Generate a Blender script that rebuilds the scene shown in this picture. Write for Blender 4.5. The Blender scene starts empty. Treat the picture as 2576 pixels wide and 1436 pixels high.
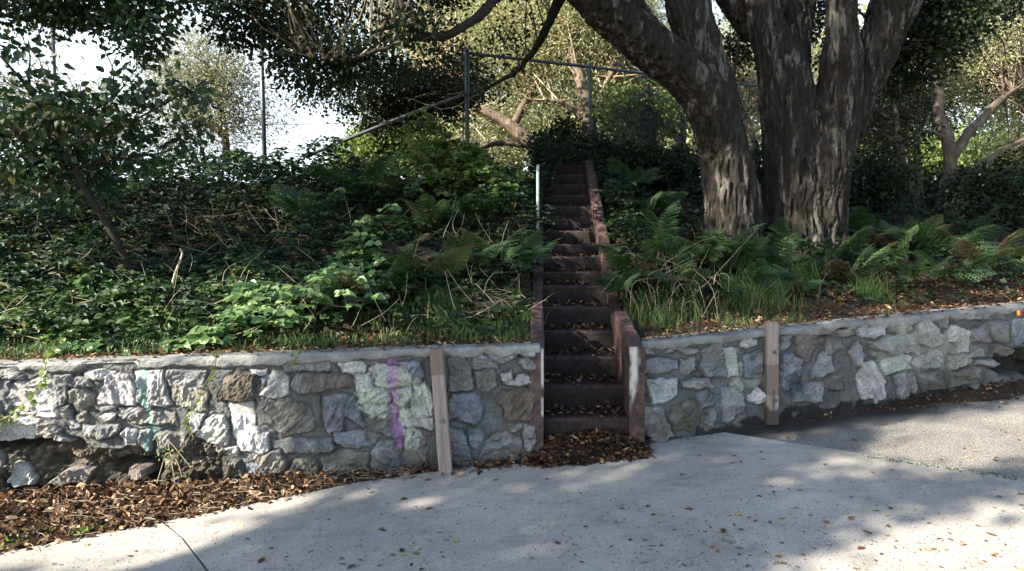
import bpy, math, random
import numpy as np
from mathutils import Vector, Matrix

# ------------------------------------------------------------------ camera, sky, sun, exposure
C = bpy.context.scene.collection
sc = bpy.context.scene
F = 1620.0; W = 2576.0; H = 1436.0; EYE = 1.63; PITCH = math.atan(28.0 / F)
cam = bpy.data.cameras.new("camera"); camo = bpy.data.objects.new("camera", cam); C.objects.link(camo)
camo.location = (0, 0, EYE); camo.rotation_euler = (math.pi / 2 - PITCH, 0, 0)
cam.sensor_width = 36.0; cam.lens = 36.0 * F / W; cam.clip_start = 0.05; cam.clip_end = 2000
sc.camera = camo
SUN_EL = math.radians(31); SUN_V = np.array([-0.80, -0.46, 0.0]); SUN_V /= np.linalg.norm(SUN_V)
SUN = np.array([SUN_V[0] * math.cos(SUN_EL), SUN_V[1] * math.cos(SUN_EL), math.sin(SUN_EL)])
w = bpy.data.worlds.new("World"); sc.world = w; w.use_nodes = True
nt = w.node_tree; bg = nt.nodes["Background"]
sky = nt.nodes.new("ShaderNodeTexSky"); sky.sky_type = 'NISHITA'; sky.sun_disc = False
sky.sun_elevation = SUN_EL; sky.sun_rotation = math.atan2(SUN[0], SUN[1])
sky.air_density = 1.15; sky.dust_density = .8; sky.ozone_density = 1.0
bg.inputs[1].default_value = 0.092
# thin bright cloud added low beyond the bank to whiten the sky
tcw = nt.nodes.new("ShaderNodeTexCoord"); sx = nt.nodes.new("ShaderNodeSeparateXYZ"); nt.links.new(tcw.outputs["Generated"], sx.inputs[0])
def wmap(src, a, b, c, d):
    m_ = nt.nodes.new("ShaderNodeMapRange"); nt.links.new(src, m_.inputs[0])
    for i_, v_ in zip((1, 2, 3, 4), (a, b, c, d)): m_.inputs[i_].default_value = v_
    return m_.outputs[0]
def wmul(a, b):
    m_ = nt.nodes.new("ShaderNodeMath"); m_.operation = 'MULTIPLY'; nt.links.new(a, m_.inputs[0]); nt.links.new(b, m_.inputs[1]); return m_.outputs[0]
cn = nt.nodes.new("ShaderNodeTexNoise"); cn.inputs["Scale"].default_value = 3.5; cn.inputs["Detail"].default_value = 6; nt.links.new(tcw.outputs["Generated"], cn.inputs["Vector"])
cf = wmul(wmul(wmap(sx.outputs[1], .2, .7, 0, 1), wmap(sx.outputs[2], .62, .30, 0, 1)), wmap(cn.outputs[0], 0.34, .52, .45, 1))
mxw = nt.nodes.new("ShaderNodeMix"); mxw.data_type = 'RGBA'; nt.links.new(cf, mxw.inputs[0]); nt.links.new(sky.outputs[0], mxw.inputs[6]); mxw.inputs[7].default_value = (4.3, 4.9, 5.4, 1)
nt.links.new(mxw.outputs[2], bg.inputs[0])
sl = bpy.data.lights.new("sun", 'SUN'); slo = bpy.data.objects.new("sun", sl); C.objects.link(slo)
sl.energy = 5.0; sl.angle = math.radians(0.53); sl.color = (1.0, 0.91, 0.77)
slo.rotation_euler = Vector(SUN.tolist()).to_track_quat('Z', 'Y').to_euler()
sc.view_settings.view_transform = 'Standard'; sc.view_settings.look = 'None'
sc.view_settings.exposure = 1.95; sc.view_settings.gamma = 1.0
sc.cycles.max_bounces = 5; sc.cycles.diffuse_bounces = 3; sc.cycles.glossy_bounces = 2
sc.cycles.transmission_bounces = 3; sc.cycles.transparent_max_bounces = 4
sc.cycles.sample_clamp_indirect = 4.0

rng = np.random.default_rng(7)

# ------------------------------------------------------------------ geometry of the view
cp, sp_ = math.cos(PITCH), math.sin(PITCH)
def ray(px, py):
    x = (px - W / 2) / F; y = (H / 2 - py) / F
    return np.array([x, cp + y * sp_, y * cp - sp_])
def P(px, py, Y):
    d = ray(px, py); return np.array([0, 0, EYE]) + d * (Y / d[1])
GA, GB = 0.05, 0.07
def gz(X, Y): return EYE - 1.305 + GA * (X - .21) + GB * (Y - 4.5)
def G(px, py, up=0.0):
    d = ray(px, py); z0 = gz(0, 0) + up
    t = (z0 - EYE) / (d[2] - GA * d[0] - GB * d[1])
    return np.array([0, 0, EYE]) + d * t
def Yw(X):      # front face of the stone walls in plan
    X = np.asarray(X, float)
    return np.where(X < .55, 4.52 + (X - .21) * .0752, 4.72 + (X - .924) * .2756)
def ztop(X):
    X = np.asarray(X, float)
    return np.where(X < .55, EYE - .494 + (X - .21) * .0267, EYE - .50 + (X - .924) * .0647)
NST = 16
STY = [1053, 970, 897, 832, 771, 718, 683, 645, 614, 580, 548, 518, 490, 463, 438, 414]
ST_Y = np.array([4.6 + .31 * k for k in range(NST)])
ST_Z = np.array([P(1400, STY[k], ST_Y[k])[2] for k in range(NST)])
def st_xl(Y): return .225 + (Y - 4.6) * .046
def st_xr(Y): return .835 + (Y - 4.6) * .046
def st_z(Y): return np.interp(Y, ST_Y, ST_Z)
CURB = 0.11
def bank_raw(X, Y):
    X = np.asarray(X, float); Y = np.asarray(Y, float)
    d = Y - Yw(X) - .25
    a = np.interp(d, [-.3, 0, .5, 1.5, 3.0, 4.3, 5.2, 9, 300], [-.02, 0, .10, .58, 1.32, 1.86, 1.98, 1.98, 1.98])
    b = np.interp(d, [-.3, 0, .8, 2.0, 3.6, 5.2, 7.0, 10, 300], [-.02, 0, .16, .55, 1.12, 1.62, 1.9, 2.0, 2.0])
    m = np.clip((X - 1.8) / 1.8, 0, 1); m = m * m * (3 - 2 * m)
    return np.minimum(ztop(np.clip(X, -5, 6)) - .02 + a * (1 - m) + b * m, 4.0)

# ------------------------------------------------------------------ noise
def _h(ix, iy, iz, s):
    h = (ix * 374761393 + iy * 668265263 + iz * 2147483647 + s * 974634777) & 0xffffffff
    h = ((h ^ (h >> 13)) * 1274126177) & 0xffffffff
    h = h ^ (h >> 16)
    return (h & 0xffff) / 65535.0
def vn(p, s=0):
    p = np.asarray(p, float); i = np.floor(p).astype(np.int64); f = p - i; f = f * f * (3 - 2 * f)
    r = 0
    for dx in (0, 1):
        for dy in (0, 1):
            for dz in (0, 1):
                wgt = (f[:, 0] if dx else 1 - f[:, 0]) * (f[:, 1] if dy else 1 - f[:, 1]) * (f[:, 2] if dz else 1 - f[:, 2])
                r = r + wgt * _h(i[:, 0] + dx, i[:, 1] + dy, i[:, 2] + dz, s)
    return r * 2 - 1
def fbm(p, oct=4, s=0, gain=.5):
    a = 1; r = 0; p = np.asarray(p, float)
    for o in range(oct):
        r = r + a * vn(p, s + o); p = p * 2.03 + 11.7; a *= gain
    return r

# ------------------------------------------------------------------ object helpers
def tag(o, label=None, cat=None, group=None, kind=None):
    if label: o['label'] = label
    if cat: o['category'] = cat
    if group: o['group'] = group
    if kind: o['kind'] = kind
    return o
def empty(name, loc=(0, 0, 0)):
    o = bpy.data.objects.new(name, None); C.objects.link(o); o.location = [float(v) for v in loc]; o.empty_display_size = .1
    return o
def mesh(name, V, polys, mat, parent=None, smooth=False, attrs=None, org=None):
    """V (n,3); polys = list of int arrays, each (m,k)."""
    V = np.asarray(V, np.float32)
    me = bpy.data.meshes.new(name)
    if org is not None: V = V - np.asarray(org, np.float32)
    if not isinstance(polys, (list, tuple)): polys = [polys]
    polys = [np.asarray(p, np.int32) for p in polys if len(p)]
    idx = np.concatenate([p.ravel() for p in polys]); cnt = np.concatenate([np.full(len(p), p.shape[1], np.int32) for p in polys])
    me.vertices.add(len(V)); me.vertices.foreach_set("co", V.ravel())
    me.loops.add(len(idx)); me.loops.foreach_set("vertex_index", idx)
    me.polygons.add(len(cnt)); st = np.concatenate([[0], np.cumsum(cnt)[:-1]]).astype(np.int32)
    me.polygons.foreach_set("loop_start", st)
    try: me.polygons.foreach_set("loop_total", cnt)
    except Exception: pass
    me.polygons.foreach_set("use_smooth", np.full(len(cnt), bool(smooth)))
    for k, a in (attrs or {}).items():
        a = np.asarray(a, np.float32)
        if a.ndim == 1:
            at = me.attributes.new(k, 'FLOAT', 'POINT'); at.data.foreach_set("value", a)
        else:
            at = me.attributes.new(k, 'FLOAT_COLOR', 'POINT')
            if a.shape[1] == 3: a = np.concatenate([a, np.ones((len(a), 1), np.float32)], 1)
            at.data.foreach_set("color", a.ravel())
    me.update(calc_edges=True)
    me.validate()
    me.materials.append(mat)
    o = bpy.data.objects.new(name, me); C.objects.link(o)
    if parent is not None: o.parent = parent
    if org is not None: o.location = [float(v) for v in org]
    if org is not None and parent is not None:
        o.location = [float(a - b) for a, b in zip(org, parent.location)]
    return o
def relto(parent): return np.array(parent.location, float)
def part(name, V, polys, mat, parent, **k):     # world coordinates in, local to the thing
    return mesh(name, np.asarray(V, float) - relto(parent), polys, mat, parent, **k)

class MB:
    def __init__(s): s.V = []; s.F = {}; s.n = 0; s.A = []
    def add(s, V, F, a=None):
        V = np.asarray(V, float)
        for f in (F if isinstance(F, list) else [F]):
            f = np.asarray(f, int)
            if len(f): s.F.setdefault(f.shape[1], []).append(f + s.n)
        s.V.append(V); s.n += len(V)
        s.A.append(np.full(len(V), rng.random() if a is None else a) if not isinstance(a, np.ndarray) else a)
    def get(s): return np.concatenate(s.V), [np.concatenate(v) for v in s.F.values()], np.concatenate(s.A)
    def build(s, name, mat, parent=None, smooth=False, org=None):
        V, F_, A = s.get()
        if parent is not None and org is None: return part(name, V, F_, mat, parent, smooth=smooth, attrs={'rnd': A})
        return mesh(name, V, F_, mat, parent, smooth=smooth, attrs={'rnd': A}, org=org)

def catmull(pts, n):
    pts = np.asarray(pts, float); k = len(pts)
    if k == 2:
        t = np.linspace(0, 1, n)[:, None]; return pts[0] * (1 - t) + pts[1] * t
    e = np.vstack([2 * pts[0] - pts[1], pts, 2 * pts[-1] - pts[-2]])
    out = []
    for t in np.linspace(0, k - 1 - 1e-6, n):
        i = int(t); f = t - i; p0, p1, p2, p3 = e[i], e[i + 1], e[i + 2], e[i + 3]
        out.append(.5 * ((2 * p1) + (-p0 + p2) * f + (2 * p0 - 5 * p1 + 4 * p2 - p3) * f * f + (-p0 + 3 * p1 - 3 * p2 + p3) * f ** 3))
    return np.array(out)
def tube(path, rad, sides=8, n=None, cap=True):
    path = np.asarray(path, float); rad = np.atleast_1d(np.asarray(rad, float))
    if n is None: n = len(path)
    else:
        r_in = np.interp(np.linspace(0, 1, n), np.linspace(0, 1, len(rad)), rad); path = catmull(path, n); rad = r_in
    if len(rad) != n: rad = np.interp(np.linspace(0, 1, n), np.linspace(0, 1, len(rad)), rad)
    T = np.gradient(path, axis=0); T /= np.linalg.norm(T, axis=1)[:, None] + 1e-9
    up = np.array([0, 0, 1.0]) if abs(T[0, 2]) < .8 else np.array([0, 1.0, 0])
    ref = np.cross(T[0], up); ref /= np.linalg.norm(ref)
    V = []
    a = np.linspace(0, 2 * np.pi, sides, endpoint=False)
    for i in range(n):
        ref = ref - T[i] * np.dot(ref, T[i]); ref /= np.linalg.norm(ref) + 1e-9
        b = np.cross(T[i], ref)
        V.append(path[i] + rad[i] * (np.cos(a)[:, None] * ref + np.sin(a)[:, None] * b))
    V = np.concatenate(V)
    i = np.arange(n - 1)[:, None] * sides; j = np.arange(sides)[None]; j2 = (j + 1) % sides
    Q = np.stack([i + j, i + j2, i + sides + j2, i + sides + j], -1).reshape(-1, 4)
    Fs = [Q]
    if cap:
        c0 = len(V); V = np.vstack([V, path[0], path[-1]])
        jj = np.arange(sides); Fs.append(np.stack([np.full(sides, c0), (jj + 1) % sides, jj], 1))
        l = (n - 1) * sides; Fs.append(np.stack([np.full(sides, c0 + 1), l + jj, l + (jj + 1) % sides], 1))
        Fs = [Q, np.vstack(Fs[1:])]
    return V, Fs
def box(lo, hi, bev=0.0, ax=None):
    """bevelled box from lo to hi; ax = optional 3x3 rows of axes + origin handled by caller"""
    lo = np.array(lo, float); hi = np.array(hi, float)
    b = bev
    V = []; idx = {}
    for sx in (0, 1):
        for sy in (0, 1):
            for sz in (0, 1):
                c = np.where([sx, sy, sz], hi, lo); s = np.where([sx, sy, sz], -1, 1) * b
                for k in range(3):
                    p = c + s; p[k] = c[k]; idx[(sx, sy, sz, k)] = len(V); V.append(p)
    V = np.array(V); Q = []; T = []
    for k in range(3):
        o = [i for i in range(3) if i != k]
        for s in (0, 1):
            q = []
            for (u, v) in ((0, 0), (1, 0), (1, 1), (0, 1)):
                c = [0, 0, 0]; c[k] = s; c[o[0]] = u; c[o[1]] = v; q.append(idx[(*c, k)])
            flip = (s == 0) ^ (k == 1); Q.append(q[::-1] if flip else q)
    if b > 0:
        for k in range(3):          # edges parallel to axis k
            o = [i for i in range(3) if i != k]
            for u in (0, 1):
                for v in (0, 1):
                    c0 = [0, 0, 0]; c1 = [0, 0, 0]; c1[k] = 1
                    for c in (c0, c1): c[o[0]] = u; c[o[1]] = v
                    q = [idx[(*c0, o[0])], idx[(*c0, o[1])], idx[(*c1, o[1])], idx[(*c1, o[0])]]
                    Q.append(q)
        for sx in (0, 1):
            for sy in (0, 1):
                for sz in (0, 1): T.append([idx[(sx, sy, sz, 0)], idx[(sx, sy, sz, 1)], idx[(sx, sy, sz, 2)]])
    # outward winding
    ctr = (lo + hi) / 2
    def fix(Fc):
        out = []
        for f in Fc:
            p = V[f]; n = np.cross(p[1] - p[0], p[2] - p[0]); out.append(f if np.dot(n, p.mean(0) - ctr) > 0 else f[::-1])
        return np.array(out)
    return V, ([fix(Q), fix(T)] if T else [fix(Q)])

# ------------------------------------------------------------------ materials
class N:
    def __init__(s, name):
        s.m = bpy.data.materials.new(name); s.m.use_nodes = True; s.t = s.m.node_tree; s.n = s.t.nodes; s.L = s.t.links
        s.b = s.n["Principled BSDF"]; s.out = s.n["Material Output"]
        s.tc = s.n.new("ShaderNodeTexCoord")
    def noise(s, scale, detail=4, rough=.55, vec=None, stretch=None):
        x = s.n.new("ShaderNodeTexNoise"); x.inputs["Scale"].default_value = scale; x.inputs["Detail"].default_value = detail
        x.inputs["Roughness"].default_value = rough
        src = vec or s.tc.outputs["Object"]
        if stretch:
            mp = s.n.new("ShaderNodeMapping"); mp.inputs["Scale"].default_value = stretch; s.L.new(src, mp.inputs[0]); src = mp.outputs[0]
        s.L.new(src, x.inputs["Vector"]); return x.outputs[0]
    def voro(s, scale, feature='F1', stretch=None):
        x = s.n.new("ShaderNodeTexVoronoi"); x.inputs["Scale"].default_value = scale; x.feature = feature
        src = s.tc.outputs["Object"]
        if stretch:
            mp = s.n.new("ShaderNodeMapping"); mp.inputs["Scale"].default_value = stretch; s.L.new(src, mp.inputs[0]); src = mp.outputs[0]
        s.L.new(src, x.inputs["Vector"]); return x.outputs["Distance"]
    def ramp(s, fac, stops, interp='LINEAR'):
        r = s.n.new("ShaderNodeValToRGB"); r.color_ramp.interpolation = interp; e = r.color_ramp.elements
        while len(e) > 1: e.remove(e[-1])
        e[0].position = stops[0][0]; c = stops[0][1]; e[0].color = (*c, 1) if not isinstance(c, (int, float)) else (c, c, c, 1)
        for p, c in stops[1:]:
            x = e.new(p); x.color = (*c, 1) if not isinstance(c, (int, float)) else (c, c, c, 1)
        s.L.new(fac, r.inputs[0]); return r.outputs[0]
    def mix(s, a, b, fac, mode='MIX'):
        x = s.n.new("ShaderNodeMix"); x.data_type = 'RGBA'; x.blend_type = mode
        for i, v in ((0, fac), (6, a), (7, b)):
            if isinstance(v, (int, float)): x.inputs[i].default_value = v if i == 0 else (v, v, v, 1)
            elif isinstance(v, tuple): x.inputs[i].default_value = (*v, 1)
            else: s.L.new(v, x.inputs[i])
        return x.outputs[2]
    def attr(s, name, out="Fac"):
        a = s.n.new("ShaderNodeAttribute"); a.attribute_name = name; return a.outputs[out]
    def math(s, op, a, b=0.0):
        x = s.n.new("ShaderNodeMath"); x.operation = op
        for i, v in ((0, a), (1, b)):
            if isinstance(v, (int, float)): x.inputs[i].default_value = v
            else: s.L.new(v, x.inputs[i])
        return x.outputs[0]
    def bump(s, h, strength=.5, dist=.01, chain=None):
        x = s.n.new("ShaderNodeBump"); x.inputs["Strength"].default_value = strength; x.inputs["Distance"].default_value = dist
        s.L.new(h, x.inputs["Height"])
        if chain: s.L.new(chain, x.inputs["Normal"])
        return x.outputs[0]
    def fin(s, color, rough=.8, normal=None, metal=0, spec=.4):
        if isinstance(color, tuple): s.b.inputs["Base Color"].default_value = (*color, 1)
        else: s.L.new(color, s.b.inputs["Base Color"])
        if isinstance(rough, (int, float)): s.b.inputs["Roughness"].default_value = rough
        else: s.L.new(rough, s.b.inputs["Roughness"])
        s.b.inputs["Metallic"].default_value = metal; s.b.inputs["Specular IOR Level"].default_value = spec
        if normal: s.L.new(normal, s.b.inputs["Normal"])
        return s.m
def leafmat(name, stops, trans=.35, rough=.45, spec=.5, k=1.0):
    stops = [(p, tuple(k * v for v in c)) for p, c in stops]
    n = N(name); c = n.ramp(n.attr('rnd'), stops)
    n.fin(c, rough, spec=spec)
    tr = n.n.new("ShaderNodeBsdfTranslucent")
    c2 = n.mix(c, (1.0, 1.0, .35), .25, 'MULTIPLY'); c3 = n.mix(c2, 1.6, 1.0, 'MULTIPLY')
    n.L.new(c3, tr.inputs[0])
    mx = n.n.new("ShaderNodeMixShader"); mx.inputs[0].default_value = trans
    n.L.new(n.b.outputs[0], mx.inputs[1]); n.L.new(tr.outputs[0], mx.inputs[2]); n.L.new(mx.outputs[0], n.out.inputs[0])
    return n.m
M = {}
n = N("stone"); c = n.attr('col', 'Color')
v = n.ramp(n.noise(9, 6, .7), [(.3, .62), (.7, 1.25)]); v2 = n.ramp(n.noise(70, 3, .8), [(.3, .6), (.72, 1.3)])
cc = n.mix(n.mix(c, v, 1.0, 'MULTIPLY'), v2, 1.0, 'MULTIPLY')
nb = n.bump(n.noise(40, 8, .8), 1.0, .022); nb = n.bump(n.noise(140, 4, .75), .8, .007, nb)
M['stone'] = n.fin(cc, .85, nb, spec=.3)
n = N("coping_concrete"); c = n.ramp(n.noise(4, 7, .65), [(.3, (.13, .135, .13)), (.6, (.27, .27, .26)), (.8, (.38, .37, .35))])
c = n.mix(c, n.ramp(n.noise(90, 3, .7), [(.3, .7), (.7, 1.2)]), 1.0, 'MULTIPLY')
M['coping'] = n.fin(c, .85, n.bump(n.noise(30, 7, .7), .7, .012), spec=.3)
n = N("sidewalk_concrete"); c = n.ramp(n.noise(1.3, 6, .6), [(.3, (.29, .272, .244)), (.7, (.40, .377, .338))])
c = n.mix(c, n.ramp(n.noise(160, 3, .8), [(.36, .60), (.60, 1.14)]), 1.0, 'MULTIPLY')
c = n.mix(c, n.ramp(n.noise(14, 5, .7), [(.62, 1.0), (.74, .72)]), .8, 'MULTIPLY')
c = n.mix(c, n.ramp(n.voro(38), [(.06, .45), (.11, 1.0)]), .55, 'MULTIPLY')
c = n.mix(c, n.ramp(n.noise(3.2, 8, .75, stretch=(1.0, 2.2, 1)), [(.50, 1.0), (.66, .74)]), .9, 'MULTIPLY')
c = n.mix(c, n.ramp(n.noise(.9, 9, .8), [(.40, .80), (.56, 1.04)]), .9, 'MULTIPLY')
M['walk'] = n.fin(c, .9, n.bump(n.noise(220, 3, .7), .45, .003), spec=.25)
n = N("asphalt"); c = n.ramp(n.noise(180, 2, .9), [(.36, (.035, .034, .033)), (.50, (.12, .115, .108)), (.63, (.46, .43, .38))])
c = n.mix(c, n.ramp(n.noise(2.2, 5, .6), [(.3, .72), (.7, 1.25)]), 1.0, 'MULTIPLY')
c = n.mix(c, (.018, .017, .016), n.attr('stain_shade'))
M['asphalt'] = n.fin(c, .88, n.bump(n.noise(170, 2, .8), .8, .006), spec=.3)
n = N("soil"); c = n.ramp(n.noise(30, 6, .7), [(.3, (.02, .014, .010)), (.55, (.06, .04, .026)), (.75, (.12, .085, .055))])
M['soil'] = n.fin(c, .95, n.bump(n.noise(40, 6, .7), 1.0, .03), spec=.2)
n = N("pink_concrete"); c = n.ramp(n.noise(5, 7, .65), [(.3, (.045, .027, .026)), (.55, (.10, .06, .056)), (.75, (.16, .12, .112))])
c = n.mix(c, n.ramp(n.noise(12, 6, .8), [(.42, .35), (.6, 1.1)]), .8, 'MULTIPLY')
c = n.mix(c, (.62, .60, .58), n.attr('paint'))
M['pink'] = n.fin(c, .8, n.bump(n.noise(45, 5, .7), .6, .008), spec=.3)
n = N("step_concrete"); c = n.ramp(n.noise(5, 7, .65), [(.3, (.016, .012, .011)), (.6, (.045, .031, .029)), (.8, (.08, .056, .053))])
c = n.mix(c, n.ramp(n.noise(14, 6, .8), [(.40, .35), (.6, 1.1)]), .8, 'MULTIPLY')
c = n.mix(c, n.mix((.13, .082, .076), (.035, .026, .024), n.ramp(n.noise(22, 5, .7), [(.42, 0.0), (.6, 1.0)])), n.attr('nose'))
c = n.mix(c, .5, 1.0, 'MULTIPLY')
M['step'] = n.fin(c, .85, n.bump(n.noise(45, 5, .7), .6, .01), spec=.3)
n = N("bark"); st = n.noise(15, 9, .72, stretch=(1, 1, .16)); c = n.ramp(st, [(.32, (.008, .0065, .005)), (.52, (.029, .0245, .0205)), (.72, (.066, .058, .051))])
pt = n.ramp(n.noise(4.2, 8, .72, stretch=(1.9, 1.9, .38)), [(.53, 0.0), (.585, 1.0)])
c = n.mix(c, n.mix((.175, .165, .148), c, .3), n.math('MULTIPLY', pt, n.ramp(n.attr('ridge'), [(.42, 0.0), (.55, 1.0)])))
c = n.mix(c, (.05, .055, .022), n.ramp(n.noise(3.5, 5, .7), [(.58, 0.0), (.72, .55)]))
M['bark'] = n.fin(c, .9, n.bump(n.noise(34, 9, .85, stretch=(1, 1, .33)), 1.0, .03), spec=.25)
n = N("dark_bark"); c = n.ramp(n.noise(25, 6, .7), [(.3, (.012, .010, .008)), (.7, (.035, .029, .022))])
M['darkbark'] = n.fin(c, .9, n.bump(n.noise(40, 6, .7, stretch=(1, 1, .4)), .8, .01), spec=.25)
n = N("pale_bark"); c = n.ramp(n.noise(9, 7, .7, stretch=(1, 1, .4)), [(.3, (.05, .038, .028)), (.55, (.14, .11, .082)), (.75, (.34, .28, .22))])
M['palebark'] = n.fin(c, .9, n.bump(n.noise(20, 6, .7, stretch=(1, 1, .3)), 1, .03), spec=.25)
n = N("weathered_wood"); c = n.ramp(n.noise(16, 7, .65, stretch=(3, 3, .12)), [(.3, (.17, .13, .115)), (.6, (.31, .26, .235)), (.8, (.40, .345, .32))])
c = n.mix(c, (.16, .115, .09), n.attr('paint'))
c = n.mix(c, (.035, .03, .025), n.attr('dark'))
M['wood'] = n.fin(c, .8, n.bump(n.noise(30, 6, .7, stretch=(3, 3, .1)), .6, .006), spec=.3)
n = N("galvanised_steel"); c = n.ramp(n.noise(25, 5, .7), [(.3, (.05, .057, .064)), (.7, (.12, .135, .15))])
M['steel'] = n.fin(c, .45, n.bump(n.noise(60, 3, .6), .2, .003), metal=.3)
n = N("bolt_steel"); M['bolt'] = n.fin(n.ramp(n.noise(60, 4, .7), [(.3, (.10, .085, .075)), (.7, (.30, .29, .28))]), .5, metal=.8)
n = N("green_paint"); c = n.ramp(n.noise(18, 6, .75), [(.35, (.10, .11, .10)), (.5, (.18, .27, .24)), (.7, (.36, .44, .41))])
M['greenpaint'] = n.fin(c, .6, n.bump(n.noise(60, 4, .7), .4, .003))
n = N("dry_stem"); M['dry'] = n.fin(n.ramp(n.attr('rnd'), [(0, (.10, .07, .045)), (.5, (.26, .20, .13)), (1, (.48, .41, .30))]), .8)
M['litter'] = leafmat("leaf_litter", [(0, (.02, .012, .008)), (.3, (.08, .04, .022)), (.6, (.19, .098, .05)), (.85, (.36, .215, .115)), (1, (.55, .42, .26))], .12, .6, .3, .75)
M['grass'] = leafmat("grass", [(0, (.022, .055, .014)), (.6, (.06, .12, .03)), (.85, (.11, .15, .05)), (1, (.30, .25, .13))], .3, .5, .3, .8)
M['bramble'] = leafmat("bramble_leaf_shade_tint", [(0, (.012, .036, .012)), (.5, (.04, .095, .028)), (.82, (.085, .17, .04)), (.95, (.19, .25, .06)), (1, (.32, .22, .07))], .3, .55, .3, .34)  # greens lowered so the bank's shade sits in the leaf colour
M['ivy'] = leafmat("ivy_leaf", [(0, (.008, .024, .010)), (.5, (.026, .064, .022)), (.88, (.06, .12, .032)), (1, (.17, .19, .04))], .28, .52, .3, .31)
M['fern'] = leafmat("fern_frond", [(0, (.04, .085, .042)), (.5, (.08, .14, .06)), (.8, (.16, .18, .07)), (1, (.17, .125, .085))], .32, .5, .4, .9)
M['oak'] = leafmat("oak_leaf", [(0, (.012, .028, .011)), (.6, (.03, .055, .02)), (.9, (.06, .09, .03)), (1, (.16, .12, .05))], .2, .5, .35, .5)
M['olive'] = leafmat("olive_leaf", [(0, (.05, .065, .03)), (.35, (.20, .225, .11)), (.8, (.45, .46, .27)), (1, (.60, .54, .40))], .42, .36, .6)
M['lime'] = leafmat("light_leaf", [(0, (.04, .075, .02)), (.5, (.11, .165, .04)), (1, (.24, .28, .09))], .4, .45, .4)
M['olive_leafy'] = leafmat("grey_olive_leaf", [(0, (.05, .06, .035)), (.4, (.14, .15, .085)), (.85, (.28, .28, .18)), (1, (.4, .34, .24))], .35, .4, .5)
M['sapleaf'] = leafmat("sapling_leaf", [(0, (.018, .045, .02)), (.6, (.04, .08, .035)), (.92, (.07, .12, .04)), (1, (.22, .17, .06))], .22, .45, .4, .7)

# ------------------------------------------------------------------ leaf templates (x across, y along, z off the surface)
def tmpl(kind):
    if kind == 'card': return np.array([[0, 0, 0], [.33, .5, .1], [0, 1, 0], [-.33, .5, .1]], float), np.array([[0, 1, 2], [0, 2, 3]])
    if kind == 'blade': return np.array([[0, 0, 0], [.12, .55, .05], [0, 1, -.06], [-.12, .5, .05]], float), np.array([[0, 1, 2], [0, 2, 3]])
    if kind == 'leaf':
        V = np.array([[0, 0, 0], [.22, .18, .05], [.36, .45, .09], [.2, .8, .04], [0, 1.02, -.08], [-.2, .8, .04], [-.36, .45, .09], [-.22, .18, .05], [0, .45, 0]], float)
        return V, np.array([[0, 1, 8], [1, 2, 8], [2, 3, 8], [3, 4, 8], [4, 5, 8], [5, 6, 8], [6, 7, 8], [7, 0, 8]])
    if kind == 'ivy':
        V = np.array([[0, 0, 0], [.25, -.12, .05], [.5, .18, .02], [.3, .38, .07], [.42, .68, 0], [.15, .68, .05], [0, 1, -.08],
                      [-.15, .68, .05], [-.42, .68, 0], [-.3, .38, .07], [-.5, .18, .02], [-.25, -.12, .05], [0, .4, 0]], float)
        return V, np.array([[i, (i + 1) % 12, 12] for i in range(12)])
    if kind == 'litter':
        V = np.array([[0, 0, .0], [.2, .2, .12], [.27, .55, .17], [.12, .88, .12], [0, 1, .16], [-.14, .86, .13], [-.26, .5, .19], [-.2, .2, .11], [0, .33, .01], [0, .7, .02]], float)
        return V, np.array([[0, 1, 8], [1, 2, 8], [2, 9, 8], [2, 3, 9], [3, 4, 9], [4, 5, 9], [5, 6, 9], [6, 8, 9], [6, 7, 8], [7, 0, 8]])
def unit(a): return a / (np.linalg.norm(a, axis=-1, keepdims=True) + 1e-9)
def leaves(kind, pos, tip, nrm, size, rnd=None, curl=None):
    """vectorised copies of one leaf template -> V, F, per-vertex rnd"""
    T, Fc = tmpl(kind); n_ = len(pos); k = len(T)
    y = unit(tip); z = unit(nrm - y * np.sum(nrm * y, 1, keepdims=True)); x = np.cross(y, z)
    s = size[:, None, None]
    Tz = T[None, :, 2:3] * (curl[:, None, None] if curl is not None else 1.0)
    V = pos[:, None] + s * (T[None, :, 0:1] * x[:, None] + T[None, :, 1:2] * y[:, None] + Tz * z[:, None])
    Fa = (Fc[None] + (np.arange(n_) * k)[:, None, None]).reshape(-1, Fc.shape[1])
    r = rng.random(n_) if rnd is None else rnd
    return V.reshape(-1, 3), Fa, np.repeat(r, k)
def rdir(n_): return unit(rng.normal(size=(n_, 3)))

# ================================================================== THE SETTING
def grid_faces(nu, nv):
    i = np.arange(nu - 1)[:, None] * nv; j = np.arange(nv - 1)[None]
    return np.stack([i + j, i + nv + j, i + nv + j + 1, i + j + 1], -1).reshape(-1, 4)
def spaced(*segs):
    out = []
    for a, b, s in segs: out.append(np.arange(a, b, s))
    return np.unique(np.concatenate(out + [[segs[-1][1]]]).round(4))
# soil sheet under everything, out to the horizon
xs = spaced((-400, -20, 20), (-20, 20, 1.0), (20, 400, 20)); ys = spaced((-400, -20, 20), (-20, 5, .5))
X, Y = np.meshgrid(xs, ys, indexing='ij')
Z = gz(np.clip(X, -25, 25), np.clip(Y, -25, 25)) - .05
m = (Y > np.maximum(Yw(X) + .12, 4.2))
mesh('ground', np.stack([X, Y, Z], -1).reshape(-1, 3), grid_faces(len(xs), len(ys)), M['soil']).__setitem__('kind', 'structure')
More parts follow.
